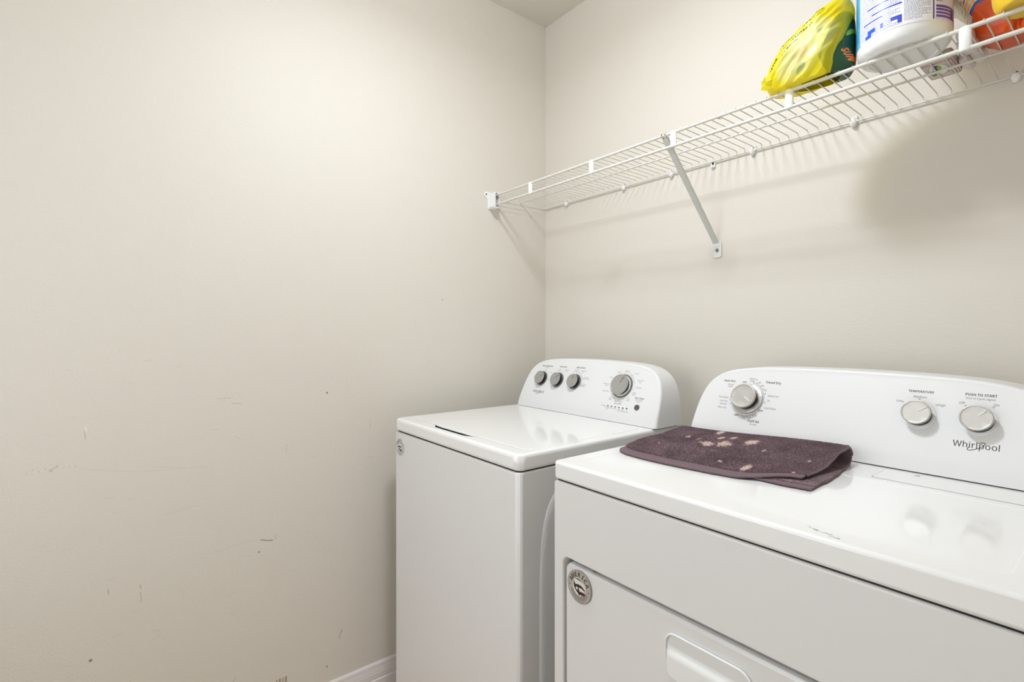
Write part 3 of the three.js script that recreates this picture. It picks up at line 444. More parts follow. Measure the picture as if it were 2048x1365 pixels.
// ---------------------------------------------------------------- folded towel
{
  const TW = thing('towel', 'folded dark purple terry towel with pale bleach spots, lying on the dryer', 'towel', [1.2, 1.036, 0.5]);
  const yD = 1.0365;
  // middle surface of the cloth: v runs from the lower front hem round the fold at the back to the upper front hem
  const mid = (u, v) => {
    const w = fbm(u * 3.1, v * 2.3, 4.2, 2), w2 = fbm(u * 7 + 3, v * 5, 9.1, 2);
    const xl = lerp(0.981, 0.976, Math.sin(v * Math.PI)), top = smooth(0.45, 0.6, v);
    const xr = lerp(1.409, 1.388, smooth(0.15, 0.5, v)) - 0.006 * smooth(0.62, 1.0, v);
    const x = lerp(xl, xr, u) + 0.003 * w2;
    const zFront = interp([0, 0.04, 0.107, 0.2, 0.30, 0.40, 0.49, 0.64, 0.73, 0.81, 0.89, 0.95, 1], [0.637, 0.657, 0.6705, 0.6745, 0.6755, 0.6735, 0.670, 0.663, 0.656, 0.6465, 0.634, 0.624, 0.620], u), zFoldBack = lerp(0.352, 0.349, u);
    const lift = lerp(0.021, 0.036, smooth(0.1, 0.95, u));                // height of the loop at the fold
    let z, y;
    const tuck = lerp(-0.022, 0.004, smooth(0.72, 0.97, u));              // the lower layer peeps out only at the right
    if (v < 0.44) { const t = v / 0.44; z = lerp(zFront + tuck, zFoldBack + 0.016, t); y = yD + 0.0022; }
    else if (v < 0.56) { const a = (v - 0.44) / 0.12 * Math.PI; z = zFoldBack + 0.016 - Math.sin(a) * 0.016; y = yD + 0.0022 + (1 - Math.cos(a)) / 2 * lift; }
    else {
      const t = (v - 0.56) / 0.44, front = lerp(0.0, 0.0075, smooth(0.72, 0.95, u)); z = lerp(zFoldBack + 0.016, zFront - lerp(0.0, 0.034, smooth(0.75, 1, u)), t);
      y = yD + 0.0022 + lerp(lift, 0.0075, smooth(0, lerp(0.42, 0.78, u), t)) + 0.0038 * (1 + w) * smooth(0.1, 0.3, t) * smooth(1, 0.8, t);
      y += (front - 0.0075) * smooth(0.66, 1.0, t);
      y += 0.0075 * Math.exp(-(((t - 0.58 - 0.10 * Math.sin(u * 5)) / 0.05) ** 2)) * smooth(0.1, 0.3, u) * smooth(1, 0.85, u);
      y += 0.0060 * Math.exp(-(((u - 0.26 - 0.18 * t) / 0.04) ** 2)) * smooth(0.1, 0.4, t) * smooth(0.9, 0.7, t);
    }
    return [x, y, z];
  };
  const off = (u, v, s) => {                               // offset along the normal
    const e = 1e-3, a = mid(Math.min(1, u + e), v), b = mid(Math.max(0, u - e), v), c = mid(u, Math.min(1, v + e)), d = mid(u, Math.max(0, v - e));
    const n = new THREE.Vector3(a[0] - b[0], a[1] - b[1], a[2] - b[2]).cross(new THREE.Vector3(c[0] - d[0], c[1] - d[1], c[2] - d[2])).normalize();
    const p = mid(u, v); const f = s * 0.0027; return { p: [p[0] + n.x * f, p[1] + n.y * f, p[2] + n.z * f], n };
  };
  const outSign = (() => { const o = off(0.5, 0.8, 1); return o.n.y > 0 ? 1 : -1; })();
  const spots = [[0.300, 0.582, 0.0233, 0.0328], [0.443, 0.643, 0.0151, 0.0255], [0.387, 0.668, 0.0151, 0.0218], [0.383, 0.757, 0.0372, 0.0291], [0.460, 0.727, 0.0419, 0.0328], [0.573, 0.668, 0.0372, 0.0291], [0.607, 0.913, 0.0163, 0.0109], [0.750, 0.930, 0.0233, 0.0328], [0.945, 0.965, 0.0139, 0.0146], [0.930, 0.797, 0.0082, 0.0109], [0.687, 0.733, 0.0082, 0.0109], [0.180, 0.857, 0.0070, 0.0091], [0.200, 0.700, 0.0139, 0.0146], [0.300, 0.720, 0.0163, 0.0109]];
  const bleach = (u, v) => { let b = 0; for (const [a, c, r, s] of spots) { const q = Math.hypot((u - a) / r, (v - c) / s) + 0.5 * fbm(u * 40, v * 70, 2, 2); b = Math.max(b, smooth(1.15, 0.55, q)); } return b; };
  const tone = (u, v) => 1 + 0.34 * fbm(u * 5, v * 7, 1.5, 3);
  const base = [0.185, 0.125, 0.138], pale = [0.80, 0.63, 0.57];
  const colAt = (u, v) => { const b = bleach(u, v) * 0.9, t = tone(u, v); return base.map((q, i) => lerp(q * t, pale[i], b)); };
  const tex = canvasTex(1024, 1024, (c, w, h) => {
    const im = c.createImageData(w, h); const cc = new THREE.Color();
    for (let j = 0; j < h; j++) for (let i = 0; i < w; i++) { const q = colAt(i / w, 1 - j / h), s = 0.72 + 0.56 * rnd(); cc.setRGB(q[0] * s, q[1] * s, q[2] * s); cc.convertLinearToSRGB(); im.data.set([cc.r * 255, cc.g * 255, cc.b * 255, 255].map(x => clamp(x, 0, 255)), (j * w + i) * 4); }
    c.putImageData(im, 0, 0);
  });
  const cloth = new THREE.MeshPhysicalMaterial({ map: tex, roughness: 1, sheen: 0.5, sheenColor: lin(0.35, 0.25, 0.30), sheenRoughness: 0.6 });
  const NU = 110, NV = 150, body0 = 0.035, body1 = 0.955;
  const shell = (v0, v1, th) => {
    const A = grid(NU, NV, (u, v) => off(u, lerp(v0, v1, v), th).p, (u, v) => [u, lerp(v0, v1, v)]), B = grid(NU, NV, (u, v) => off(u, lerp(v0, v1, v), -th).p, (u, v) => [u, lerp(v0, v1, v)]);
    const E = [0, 1].map(k => grid(NU, 3, (u, v) => { const e = lerp(-th, th, v); return off(u, k ? v1 : v0, e).p; }, (u) => [u, k ? v1 : v0]));
    const S = [0, 1].map(k => grid(3, NV, (u, v) => off(k, lerp(v0, v1, v), lerp(-th, th, u)).p, (u, v) => [k, lerp(v0, v1, v)]));
    return merge([A, B, ...E, ...S]);
  };
  wpart(TW, 'cloth', shell(body0, body1, 1), cloth);
  const hemMat = new THREE.MeshPhysicalMaterial({ color: lin(0.175, 0.118, 0.132), roughness: 0.95, sheen: 0.3, sheenColor: lin(0.4, 0.3, 0.35), sheenRoughness: 0.6 });
  wpart(TW, 'hem', shell(0.955, 1.0, 0.5), hemMat, 'lighter woven hem along the upper front edge');
  wpart(TW, 'hem', shell(0.0, 0.035, 0.5), hemMat, 'lighter woven hem along the lower front edge');
  const sideHem = grid(6, 120, (u, v) => { const a = u / 1 * Math.PI * 2, vv = lerp(0.5, 0.965, v), o = off(1, vv, 0), q = mid(1, vv); return [q[0] + 0.0026 * Math.cos(a), q[1] + 0.0032 * Math.sin(a) * 1, q[2]]; });
  wpart(TW, 'hem', sideHem, hemMat, 'stitched side hem');
  // terry pile
  const tuft = new THREE.ConeGeometry(0.0011, 0.0032, 4, 2).translate(0, 0.0010, 0); { const p = tuft.attributes.position; for (let i = 0; i < p.count; i++) { const y = p.getY(i); p.setX(i, p.getX(i) + 0.25 * y * y / 0.004); } tuft.computeVertexNormals(); }
  const NT = 75000, pile = new THREE.InstancedMesh(tuft, new THREE.MeshStandardMaterial({ color: 0xffffff, roughness: 1 }), NT);
  const M = new THREE.Matrix4(), Q = new THREE.Quaternion(), UP = new THREE.Vector3(0, 1, 0), cc = new THREE.Color();
  for (let i = 0; i < NT; i++) {
    const u = rnd(), v = lerp(0.03, 0.958, i % 5 === 0 ? rnd() * 0.5 : 0.5 + rnd() * 0.5), s = (v < 0.4 && rnd() < 0.3 ? -1 : 1) * outSign, o = off(u, v, s * 0.9);
    const n = o.n.clone().multiplyScalar(s); n.x += (rnd() - 0.5) * 1.3; n.y += (rnd() - 0.5) * 1.0; n.z += (rnd() - 0.5) * 1.3; n.normalize();
    Q.setFromUnitVectors(UP, n); const k = 0.6 + rnd() * 0.6;
    M.compose(new THREE.Vector3(o.p[0] - 1.2, o.p[1] - 1.036, o.p[2] - 0.5), Q, new THREE.Vector3(k, k, k)); pile.setMatrixAt(i, M);
    const q = colAt(u, v), t = 0.65 + rnd() * 0.9; cc.setRGB(q[0] * t, q[1] * t, q[2] * t); pile.setColorAt(i, cc);
  }
  sh(pile); pile.name = 'terry_pile'; pile.userData.kind = 'stuff'; TW.add(pile);
}

// ---------------------------------------------------------------- wire shelf
const YS = 1.9155, ZS = 0.3214, LIP = 0.0398, X0 = 0.026, X1 = 2.2;
{
  const S = thing('wire_shelf', 'long white wire shelf fixed across the back wall above the machines', 'shelf', [0, YS, 0]);
  wpart(S, 'front_rail', rod([X0, YS, ZS], [X1, YS, ZS], 0.0043, 18), wireWhite);
  wpart(S, 'front_rail', rod([X0, YS - LIP, ZS], [X1, YS - LIP, ZS], 0.0043, 18), wireWhite);
  wpart(S, 'middle_rail', rod([0.004, YS - 0.0005, 0.156], [X1, YS - 0.0005, 0.156], 0.0028, 14), wireWhite);
  wpart(S, 'back_rail', rod([0.004, YS - 0.0068, 0.0085], [X1, YS - 0.0068, 0.0085], 0.0026, 14), wireWhite);
  const yw = 0.0054;
  const curve = new THREE.CatmullRomCurve3([[0, -0.0068, 0.0086], [0, -0.003, 0.0086], [0, yw - 0.0012, 0.0086], [0, yw - 0.0003, 0.0090], [0, yw, 0.0100], [0, yw, 0.013], [0, yw, 0.05], [0, yw, 0.16], [0, yw, 0.27], [0, yw, ZS - 0.01], [0, yw, ZS + 0.0015], [0, yw - 0.0025, ZS + 0.0045]].map(p => new THREE.Vector3(...p)), false, 'centripetal');
  const wg = new THREE.TubeGeometry(curve, 40, 0.00135, 8, false);
  const tips = merge([wg, new THREE.SphereGeometry(0.0017, 8, 6).translate(0, yw - 0.0025, ZS + 0.0042)]);
  const n = Math.floor((X1 - 0.02) / 0.02716);
  for (let i = 0; i < n; i++) { const m = part(S, 'deck_wire', tips, wireWhite); m.position.x = 0.0225 + i * 0.02716 + 0.0007; }
  const cg = (() => { const s = new THREE.Shape(); s.absellipse(0, 0, 0.0085, 0.0052, 0, Math.PI * 2, false, 0); return crease(new THREE.ExtrudeGeometry(s, { depth: LIP + 0.002, bevelEnabled: true, bevelSize: 0.0012, bevelThickness: 0.0025, bevelSegments: 3, curveSegments: 16 }).rotateX(-Math.PI / 2).translate(0, -LIP - 0.001, 0), 0.7); })();
  for (let i = 0; i < 6; i++) { const m = part(S, 'rail_spacer', cg, plasticWhite); m.position.set(0.2671 + i * 0.3259, 0, ZS + 0.0005); }
}
// end bracket on the left wall
{
  const B = thing('end_bracket', 'white plastic cup bracket on the left wall, holding the shelf end', 'bracket', [0, 1.89, 0.321]);
  const s = roundRect(new THREE.Shape(), -0.3345, -0.3095, 1.8600, 1.9265, 0.004, 0.009);
  s.holes.push(roundRect(new THREE.Path(), -0.3318, -0.3122, 1.8628, 1.9240, 0.003, 0.007));
  const cup = crease(new THREE.ExtrudeGeometry(s, { depth: 0.046, bevelEnabled: true, bevelSize: 0.0008, bevelThickness: 0.0008, bevelSegments: 2, curveSegments: 10 }).rotateY(Math.PI / 2).translate(0.0025, 0, 0), 0.6);
  wpart(B, 'cup', cup, plasticWhite);
  const pl = new THREE.Shape(); pl.moveTo(-0.304, 1.862); pl.lineTo(-0.304, 1.931); pl.lineTo(-0.345, 1.934); pl.absarc(-0.349, 1.9235, 0.0105, Math.PI * 0.55, Math.PI * 1.45, false); pl.lineTo(-0.339, 1.905); pl.lineTo(-0.339, 1.862); pl.closePath();
  wpart(B, 'wall_plate', crease(new THREE.ExtrudeGeometry(pl, { depth: 0.002, bevelEnabled: true, bevelSize: 0.001, bevelThickness: 0.0008, bevelSegments: 2, curveSegments: 8 }).rotateY(Math.PI / 2).translate(0.001, 0, 0), 0.6), plasticWhite);
  wpart(B, 'screw', new THREE.CylinderGeometry(0.0032, 0.0034, 0.0022, 18).rotateZ(Math.PI / 2).translate(0.0048, 1.9235, 0.349), screwMat);
}
// support brace
{
  const B = thing('support_brace', 'white metal diagonal brace from the shelf rail down to the wall', 'brace', [0.88, 1.76, 0.16]);
  const a = new THREE.Vector3(0.886, 1.910, 0.3165), b = new THREE.Vector3(0.8755, 1.628, 0.013), d = b.clone().sub(a), L = d.length();
  const s = new THREE.Shape(); const w = 0.0095, q = 0.008, t = 0.0014;                       // U channel, open towards the wall
  [[-w, -q / 2], [-w, q / 2 - 0.002], [-w + 0.002, q / 2], [w - 0.002, q / 2], [w, q / 2 - 0.002], [w, -q / 2], [w - t, -q / 2], [w - t, q / 2 - t], [-w + t, q / 2 - t], [-w + t, -q / 2]].forEach((p, i) => i ? s.lineTo(...p) : s.moveTo(...p));
  const g = new THREE.ExtrudeGeometry(s, { depth: L, bevelEnabled: false });
  const zA = d.clone().normalize(), xA = new THREE.Vector3(1, 0, 0); xA.addScaledVector(zA, -xA.dot(zA)).normalize(); const yA = zA.clone().cross(xA).normalize();
  if (yA.z < 0) { yA.negate(); xA.negate(); }
  g.applyMatrix4(new THREE.Matrix4().makeBasis(xA, yA, zA).setPosition(a));
  wpart(B, 'arm', crease(g, 0.4), std({ color: lin(0.70, 0.70, 0.665), roughness: 0.45 }));
  // hook that grips the upper rail
  const hk = new THREE.TubeGeometry(new THREE.CatmullRomCurve3([[0.886, 1.903, 0.312], [0.886, 1.911, 0.3155], [0.886, YS + 0.0056, ZS], [0.886, YS, ZS + 0.0056]].map(p => new THREE.Vector3(...p))), 14, 0.0016, 6);
  wpart(B, 'rail_hook', merge([hk.clone().translate(-0.006, 0, 0), hk.translate(0.006, 0, 0), box(0.8775, 0.8945, 1.9085, 1.9105, 0.3085, 0.3165)]), screwMat, 'dark bent hook');
  const ps = roundRect(new THREE.Shape(), 0.8615, 0.8895, 1.5805, 1.6360, 0.013, 0.005);
  wpart(B, 'foot_plate', crease(new THREE.ExtrudeGeometry(ps, { depth: 0.002, bevelEnabled: true, bevelSize: 0.001, bevelThickness: 0.001, bevelSegments: 2, curveSegments: 10 }).translate(0, 0, 0.0015), 0.5), std({ color: lin(0.76, 0.765, 0.74), roughness: 0.4 }));
  const sc = wpart(B, 'screw', crease(new THREE.LatheGeometry([[0.0058, 0], [0.0055, 0.0016], [0.0035, 0.0027], [0.0020, 0.0030], [0.0018, 0.0018], [0.0001, 0.0018]].map(([x, y]) => new THREE.Vector2(x, y)), 24).rotateX(Math.PI / 2).translate(0.8758, 1.6035, 0.0044), 0.5), screwMat);
}
// wall clips under the back rail
{
  function clip(x, label) {
    const C = thing('wall_clip', label, 'clip', [x, YS - 0.007, 0], 'wall clips under the back rail');
    const body = new THREE.SphereGeometry(1, 22, 16).scale(0.0085, 0.0115, 0.0095).translate(0, -0.0035, 0.0085);
    part(C, 'clip_body', body, plasticWhite);
    part(C, 'clip_plate', new RoundedBoxGeometry(0.017, 0.024, 0.003, 3, 0.0014).translate(0.001, 0.003, 0.0016), plasticWhite);
    part(C, 'screw_boss', new THREE.TorusGeometry(0.0034, 0.0012, 8, 20).translate(0.001, 0.0105, 0.0036), plasticWhite);
    part(C, 'screw', new THREE.CylinderGeometry(0.0024, 0.0024, 0.002, 16).rotateX(Math.PI / 2).translate(0.001, 0.0105, 0.0034), screwMat);
    part(C, 'clip_tab', new RoundedBoxGeometry(0.0018, 0.007, 0.005, 2, 0.0007).translate(0.0078, 0.011, 0.0045), plasticWhite);
    return C;
  }
  clip(0.149, 'small white wall clip nearest the room corner, under the shelf back rail');
  clip(0.477, 'small white wall clip second from the corner, left of the brace');
  clip(0.697, 'small white wall clip just behind the diagonal brace arm');
  clip(0.999, 'small white wall clip right of the brace and the square empty clip');
  clip(1.281, 'small white wall clip below the yellow bag');
  clip(1.603, 'small white wall clip with a dark screw hole, rightmost under the shelf');
  const E2 = thing('empty_clip', 'square white empty clip with a dark hole, right of the brace', 'clip', [0.861, YS - 0.012, 0]);
  const s = roundRect(new THREE.Shape(), -0.009, 0.009, -0.018, 0.010, 0.002); s.holes.push(roundRect(new THREE.Path(), -0.0055, 0.0055, -0.008, 0.006, 0.0015));
  part(E2, 'clip_frame', crease(new THREE.ExtrudeGeometry(s, { depth: 0.008, bevelEnabled: true, bevelSize: 0.0006, bevelThickness: 0.0006, bevelSegments: 2 }).translate(0, 0, 0.001), 0.5), plasticWhite); E2.scale.setScalar(0.78);
  part(E2, 'hole', box(-0.0058, 0.0058, -0.0082, 0.0062, 0.0008, 0.0022), std({ color: lin(0.16, 0.15, 0.13), roughness: 0.7 }));  // dark block colours in the shade inside the clip opening
  part(E2, 'screw', new THREE.CylinderGeometry(0.0035, 0.0035, 0.002, 16).rotateX(Math.PI / 2).translate(-0.0012, 0.0022, 0.0034), black);
  part(E2, 'clip_lip', new RoundedBoxGeometry(0.017, 0.0026, 0.012, 2, 0.001).translate(0, -0.0165, 0.007), plasticWhite);
  const A = thing('wall_anchor', 'tiny tan plastic wall anchor stuck in the back wall above the shelf', 'anchor', [0.8797, 2.0569, 0]);
  part(A, 'plug', crease(new THREE.LatheGeometry([[0.0001, 0.005], [0.0018, 0.005], [0.0026, 0.0042], [0.0045, 0.0028], [0.0052, 0.001], [0.0052, 0]].map(([a, b]) => new THREE.Vector2(a, b)), 20).rotateX(Math.PI / 2), 0.5), std({ color: lin(0.45, 0.32, 0.21), roughness: 0.7 }));
  part(A, 'torn_paper', new THREE.CircleGeometry(0.006, 9).scale(1.3, 0.8, 1).rotateZ(-0.4).translate(0.004, -0.003, 0.0008), std({ color: lin(0.55, 0.46, 0.36), roughness: 0.9 }));
}

// ---------------------------------------------------------------- things on the shelf
const DECK = YS + 0.0054 + 0.0014;                        // top of the deck wires
// closed cushion from an outline in the x-y plane; thick(s, a) gives half thickness
function pillow(outline, zc, T, opt = {}) {
  const { n = 96, m = 22, pw = 2.4, wob = 0, crease = 0, f = 20, tilt = 0, sd = 0, floor = DECK } = opt;
  const pts = outline.map(p => new THREE.Vector2(...p)); const cl = new THREE.CatmullRomCurve3(outline.map(p => new THREE.Vector3(p[0], p[1], 0)), true, 'centripetal');
  const c = pts.reduce((a, p) => a.add(p), new THREE.Vector2()).multiplyScalar(1 / pts.length); const C = cl.getSpacedPoints(n);
  const side = (sg) => grid(n, m, (u, v, i) => {
    const p = C[i % n], s = Math.sin(v * Math.PI / 2), x = lerp(c.x, p.x, s), y = lerp(c.y, p.y, s), th = T * Math.pow(Math.max(0, 1 - Math.pow(s, pw)), 0.5);
    const nz = wob * (fbm(x * f + sd, y * f, sg * 2 + sd, 3)) * (1 - Math.pow(s, 6)) + wob * 1.2 * (1 - Math.abs(fbm(x * f * 0.7 + 5, (y + x * 0.6) * f * 0.35 + sd, sg, 2)) * 2) * (1 - Math.pow(s, 6)) * 0.5;
    if (crease) { const q = (y - 1.95) * 0.72 - (x - 1.25) * 0.70; const rr = fbm(q * 34 + sd, (x + y) * 5, sg, 2); return [x, Math.max(floor + 0.0004, y + 0.25 * nz), zc + tilt * (y - floor) + sg * (th + nz + crease * (1 - 2.2 * Math.abs(rr)) * (1 - Math.pow(s, 5)))]; }
    return [x, Math.max(floor + 0.0004, y + 0.25 * nz), zc + tilt * (y - floor) + sg * (th + nz)];
  }, (u, v, i) => { const p = C[i % n], s = Math.sin(v * Math.PI / 2); return [lerp(c.x, p.x, s), lerp(c.y, p.y, s) + (sg < 0 && opt.split && v < 0.97 ? 10 : 0)]; });
  const A = side(1), B = side(-1); const g = mergeVertices(merge([A, B]), 1e-5); g.computeVertexNormals(); return g;
}
function planarUV(g, x0, x1, y0, y1) { const u = g.attributes.uv; for (let i = 0; i < u.count; i++) u.getY(i) > 8 ? u.setXY(i, 0.95, 0.05) : u.setXY(i, (u.getX(i) - x0) / (x1 - x0), (u.getY(i) - y0) / (y1 - y0)); return g; }

// green package with orange print, sticking out of the yellow bag
{
  const G = thing('snack_package', 'dark green printed package with orange letters, sticking out of the yellow bag', 'package', [1.315, DECK, 0.292]);
  const tex = canvasTex(512, 512, (c, w, h) => {
    c.fillStyle = '#f1ecc4'; c.fillRect(0, 0, w, h);
    c.fillStyle = '#1d4a2a'; c.beginPath(); c.moveTo(w, 0); c.lineTo(w, h); c.lineTo(w * 0.70, h); c.lineTo(w * 0.60, h * 0.7); c.lineTo(w * 0.72, h * 0.4); c.lineTo(w * 0.86, 0); c.fill();
    c.strokeStyle = '#dfe8c2'; c.lineWidth = 5; c.beginPath(); c.moveTo(w * 0.93, h * 0.30); c.lineTo(w * 0.82, h * 0.62); c.lineTo(w * 0.72, h); c.stroke(); c.strokeStyle = '#12301c'; c.lineWidth = 12; c.beginPath(); c.moveTo(w * 0.905, h * 0.30); c.lineTo(w * 0.795, h * 0.62); c.lineTo(w * 0.69, h); c.stroke();
    c.fillStyle = '#2f7d62'; c.fillRect(w * 0.3, h * 0.18, w * 0.16, h * 0.05); c.fillStyle = '#f0924a'; c.beginPath(); c.ellipse(w * 0.32, h * 0.52, w * 0.16, h * 0.06, -0.6, 0, 7); c.fill(); c.fillStyle = '#ef7a30'; c.beginPath(); c.ellipse(w * 0.2, h * 0.66, w * 0.06, h * 0.03, -0.5, 0, 7); c.fill();
    c.fillStyle = '#36806a'; c.beginPath(); c.ellipse(w * 0.34, h * 0.76, w * 0.09, h * 0.04, -0.6, 0, 7); c.fill(); c.fillRect(w * 0.56, h * 0.2, w * 0.07, h * 0.09);
    c.fillStyle = '#8fc63f'; c.beginPath(); c.ellipse(w * 0.965, h * 0.42, w * 0.02, h * 0.07, 0.4, 0, 7); c.fill();
    c.save(); c.translate(w * 0.95, h * 0.76); c.rotate(1.2); c.font = 'bold 48px sans-serif'; c.fillStyle = '#ffd34d'; c.textAlign = 'center'; c.textBaseline = 'middle'; c.fillText('SUN', 3, 3); c.fillStyle = '#ff5a1f'; c.fillText('SUN', 0, 0); c.restore();
  });
  const ol = [[1.226, 1.940], [1.262, 1.915], [1.316, 1.906], [1.352, 1.908], [1.3725, 1.932], [1.376, 1.975], [1.3755, 2.02], [1.370, 2.055], [1.35, 2.066], [1.30, 2.046], [1.245, 2.0]];
  wpart(G, 'pouch', planarUV(pillow(ol, 0.294, 0.049, { wob: 0.002, f: 28, sd: 3 }), 1.226, 1.378, 1.920, 2.066), std({ map: tex, roughness: 0.4 }));
}
// yellow carrier bag
{
  const B = thing('plastic_bag', 'translucent yellow carrier bag wrapped round a green package at the shelf front', 'bag', [1.28, DECK, 0.305]);
  const ftex = canvasTex(1024, 1024, (c, w, h) => {         // sheet of 0.3 m, x from 1.15, y from 1.90
    c.fillStyle = '#f6ea22'; c.fillRect(0, 0, w, h); const k = w / 0.3, X0 = x => (x - 1.15) * k, Y0 = y => h - (y - 1.90) * k;
    { c.save(); c.translate(X0(1.292), Y0(1.985)); c.rotate(-0.72); for (let i = 10; i > 0; i--) { c.fillStyle = 'rgba(248,248,196,0.30)'; c.beginPath(); c.ellipse(0, 0, (150 + i * 12), (50 + i * 11), 0, 0, 7); c.fill(); } c.restore(); }   // where the film is stretched thin it is paler
    c.fillStyle = 'rgba(45,50,14,0.85)';
    const rows = [[1.228, 2.008, 1.328, 2.062, 15, 1], [1.236, 1.999, 1.308, 2.039, 12, 0.9], [1.242, 1.990, 1.276, 2.011, 11, 0.9], [1.211, 1.968, 1.228, 1.992, 22, 1]];
    for (const [xa, ya, xb, yb, t] of rows) { const a = Math.atan2(-(yb - ya), xb - xa), L = Math.hypot(xb - xa, yb - ya) * k; c.save(); c.translate(X0(xa), Y0(ya)); c.rotate(a); let q = 0; while (q < L) { const l = 6 + rnd() * 20; c.fillRect(q, -t / 2, l, t * (0.6 + rnd() * 0.4)); q += l + 3 + rnd() * 7; } c.restore(); }
  });
  const film = new THREE.MeshPhysicalMaterial({ map: ftex, roughness: 0.34, transmission: 0.52, thickness: 0, side: THREE.DoubleSide, specularIntensity: 0.7 });
  const plain = new THREE.MeshPhysicalMaterial({ color: lin(0.93, 0.86, 0.06), roughness: 0.34, transmission: 0.5, thickness: 0, side: THREE.DoubleSide, specularIntensity: 0.7 });
  const ol = [[1.188, 1.934], [1.186, 1.964], [1.203, 2.002], [1.231, 2.033], [1.262, 2.053], [1.292, 2.071], [1.320, 2.083], [1.344, 2.091], [1.366, 2.086], [1.3755, 2.066], [1.3735, 2.033], [1.369, 1.990], [1.359, 1.957], [1.349, 1.925], [1.324, 1.902], [1.265, 1.894], [1.218, 1.902]];
  wpart(B, 'film', planarUV(pillow(ol, 0.302, 0.060, { wob: 0.0036, f: 18, sd: 9, n: 160, m: 40, crease: 0.0042, split: true }), 1.15, 1.45, 1.90, 2.20), film);
  // gathered neck that rises out at the top, and the loose tail at the lower end
  const neck = grid(48, 16, (u, v) => { const a = u * Math.PI * 2, r = lerp(0.017, 0.032, v) * (1 + 0.28 * Math.sin(a * 7 + v * 2) * (0.4 + v * 0.6)); return [1.349 + 0.012 * v + r * 0.8 * Math.cos(a), 2.072 + 0.10 * v, 0.300 + r * 0.8 * Math.sin(a)]; });
  wpart(B, 'gathered_neck', neck, plain);
  const tail = grid(48, 18, (u, v) => { const a = u * Math.PI * 2, r = lerp(0.024, 0.016, v) * (1 + 0.20 * Math.sin(a * 5 + 1 + v) + 0.08 * Math.sin(a * 11)); return [1.212 - 0.020 * v + r * 0.6 * Math.cos(a), 1.952 - 0.006 * v + r * 0.9 * Math.sin(a), 0.325 + 0.016 * v + r * 0.5 * Math.cos(a)]; });
  wpart(B, 'loose_tail', tail, plain);
}
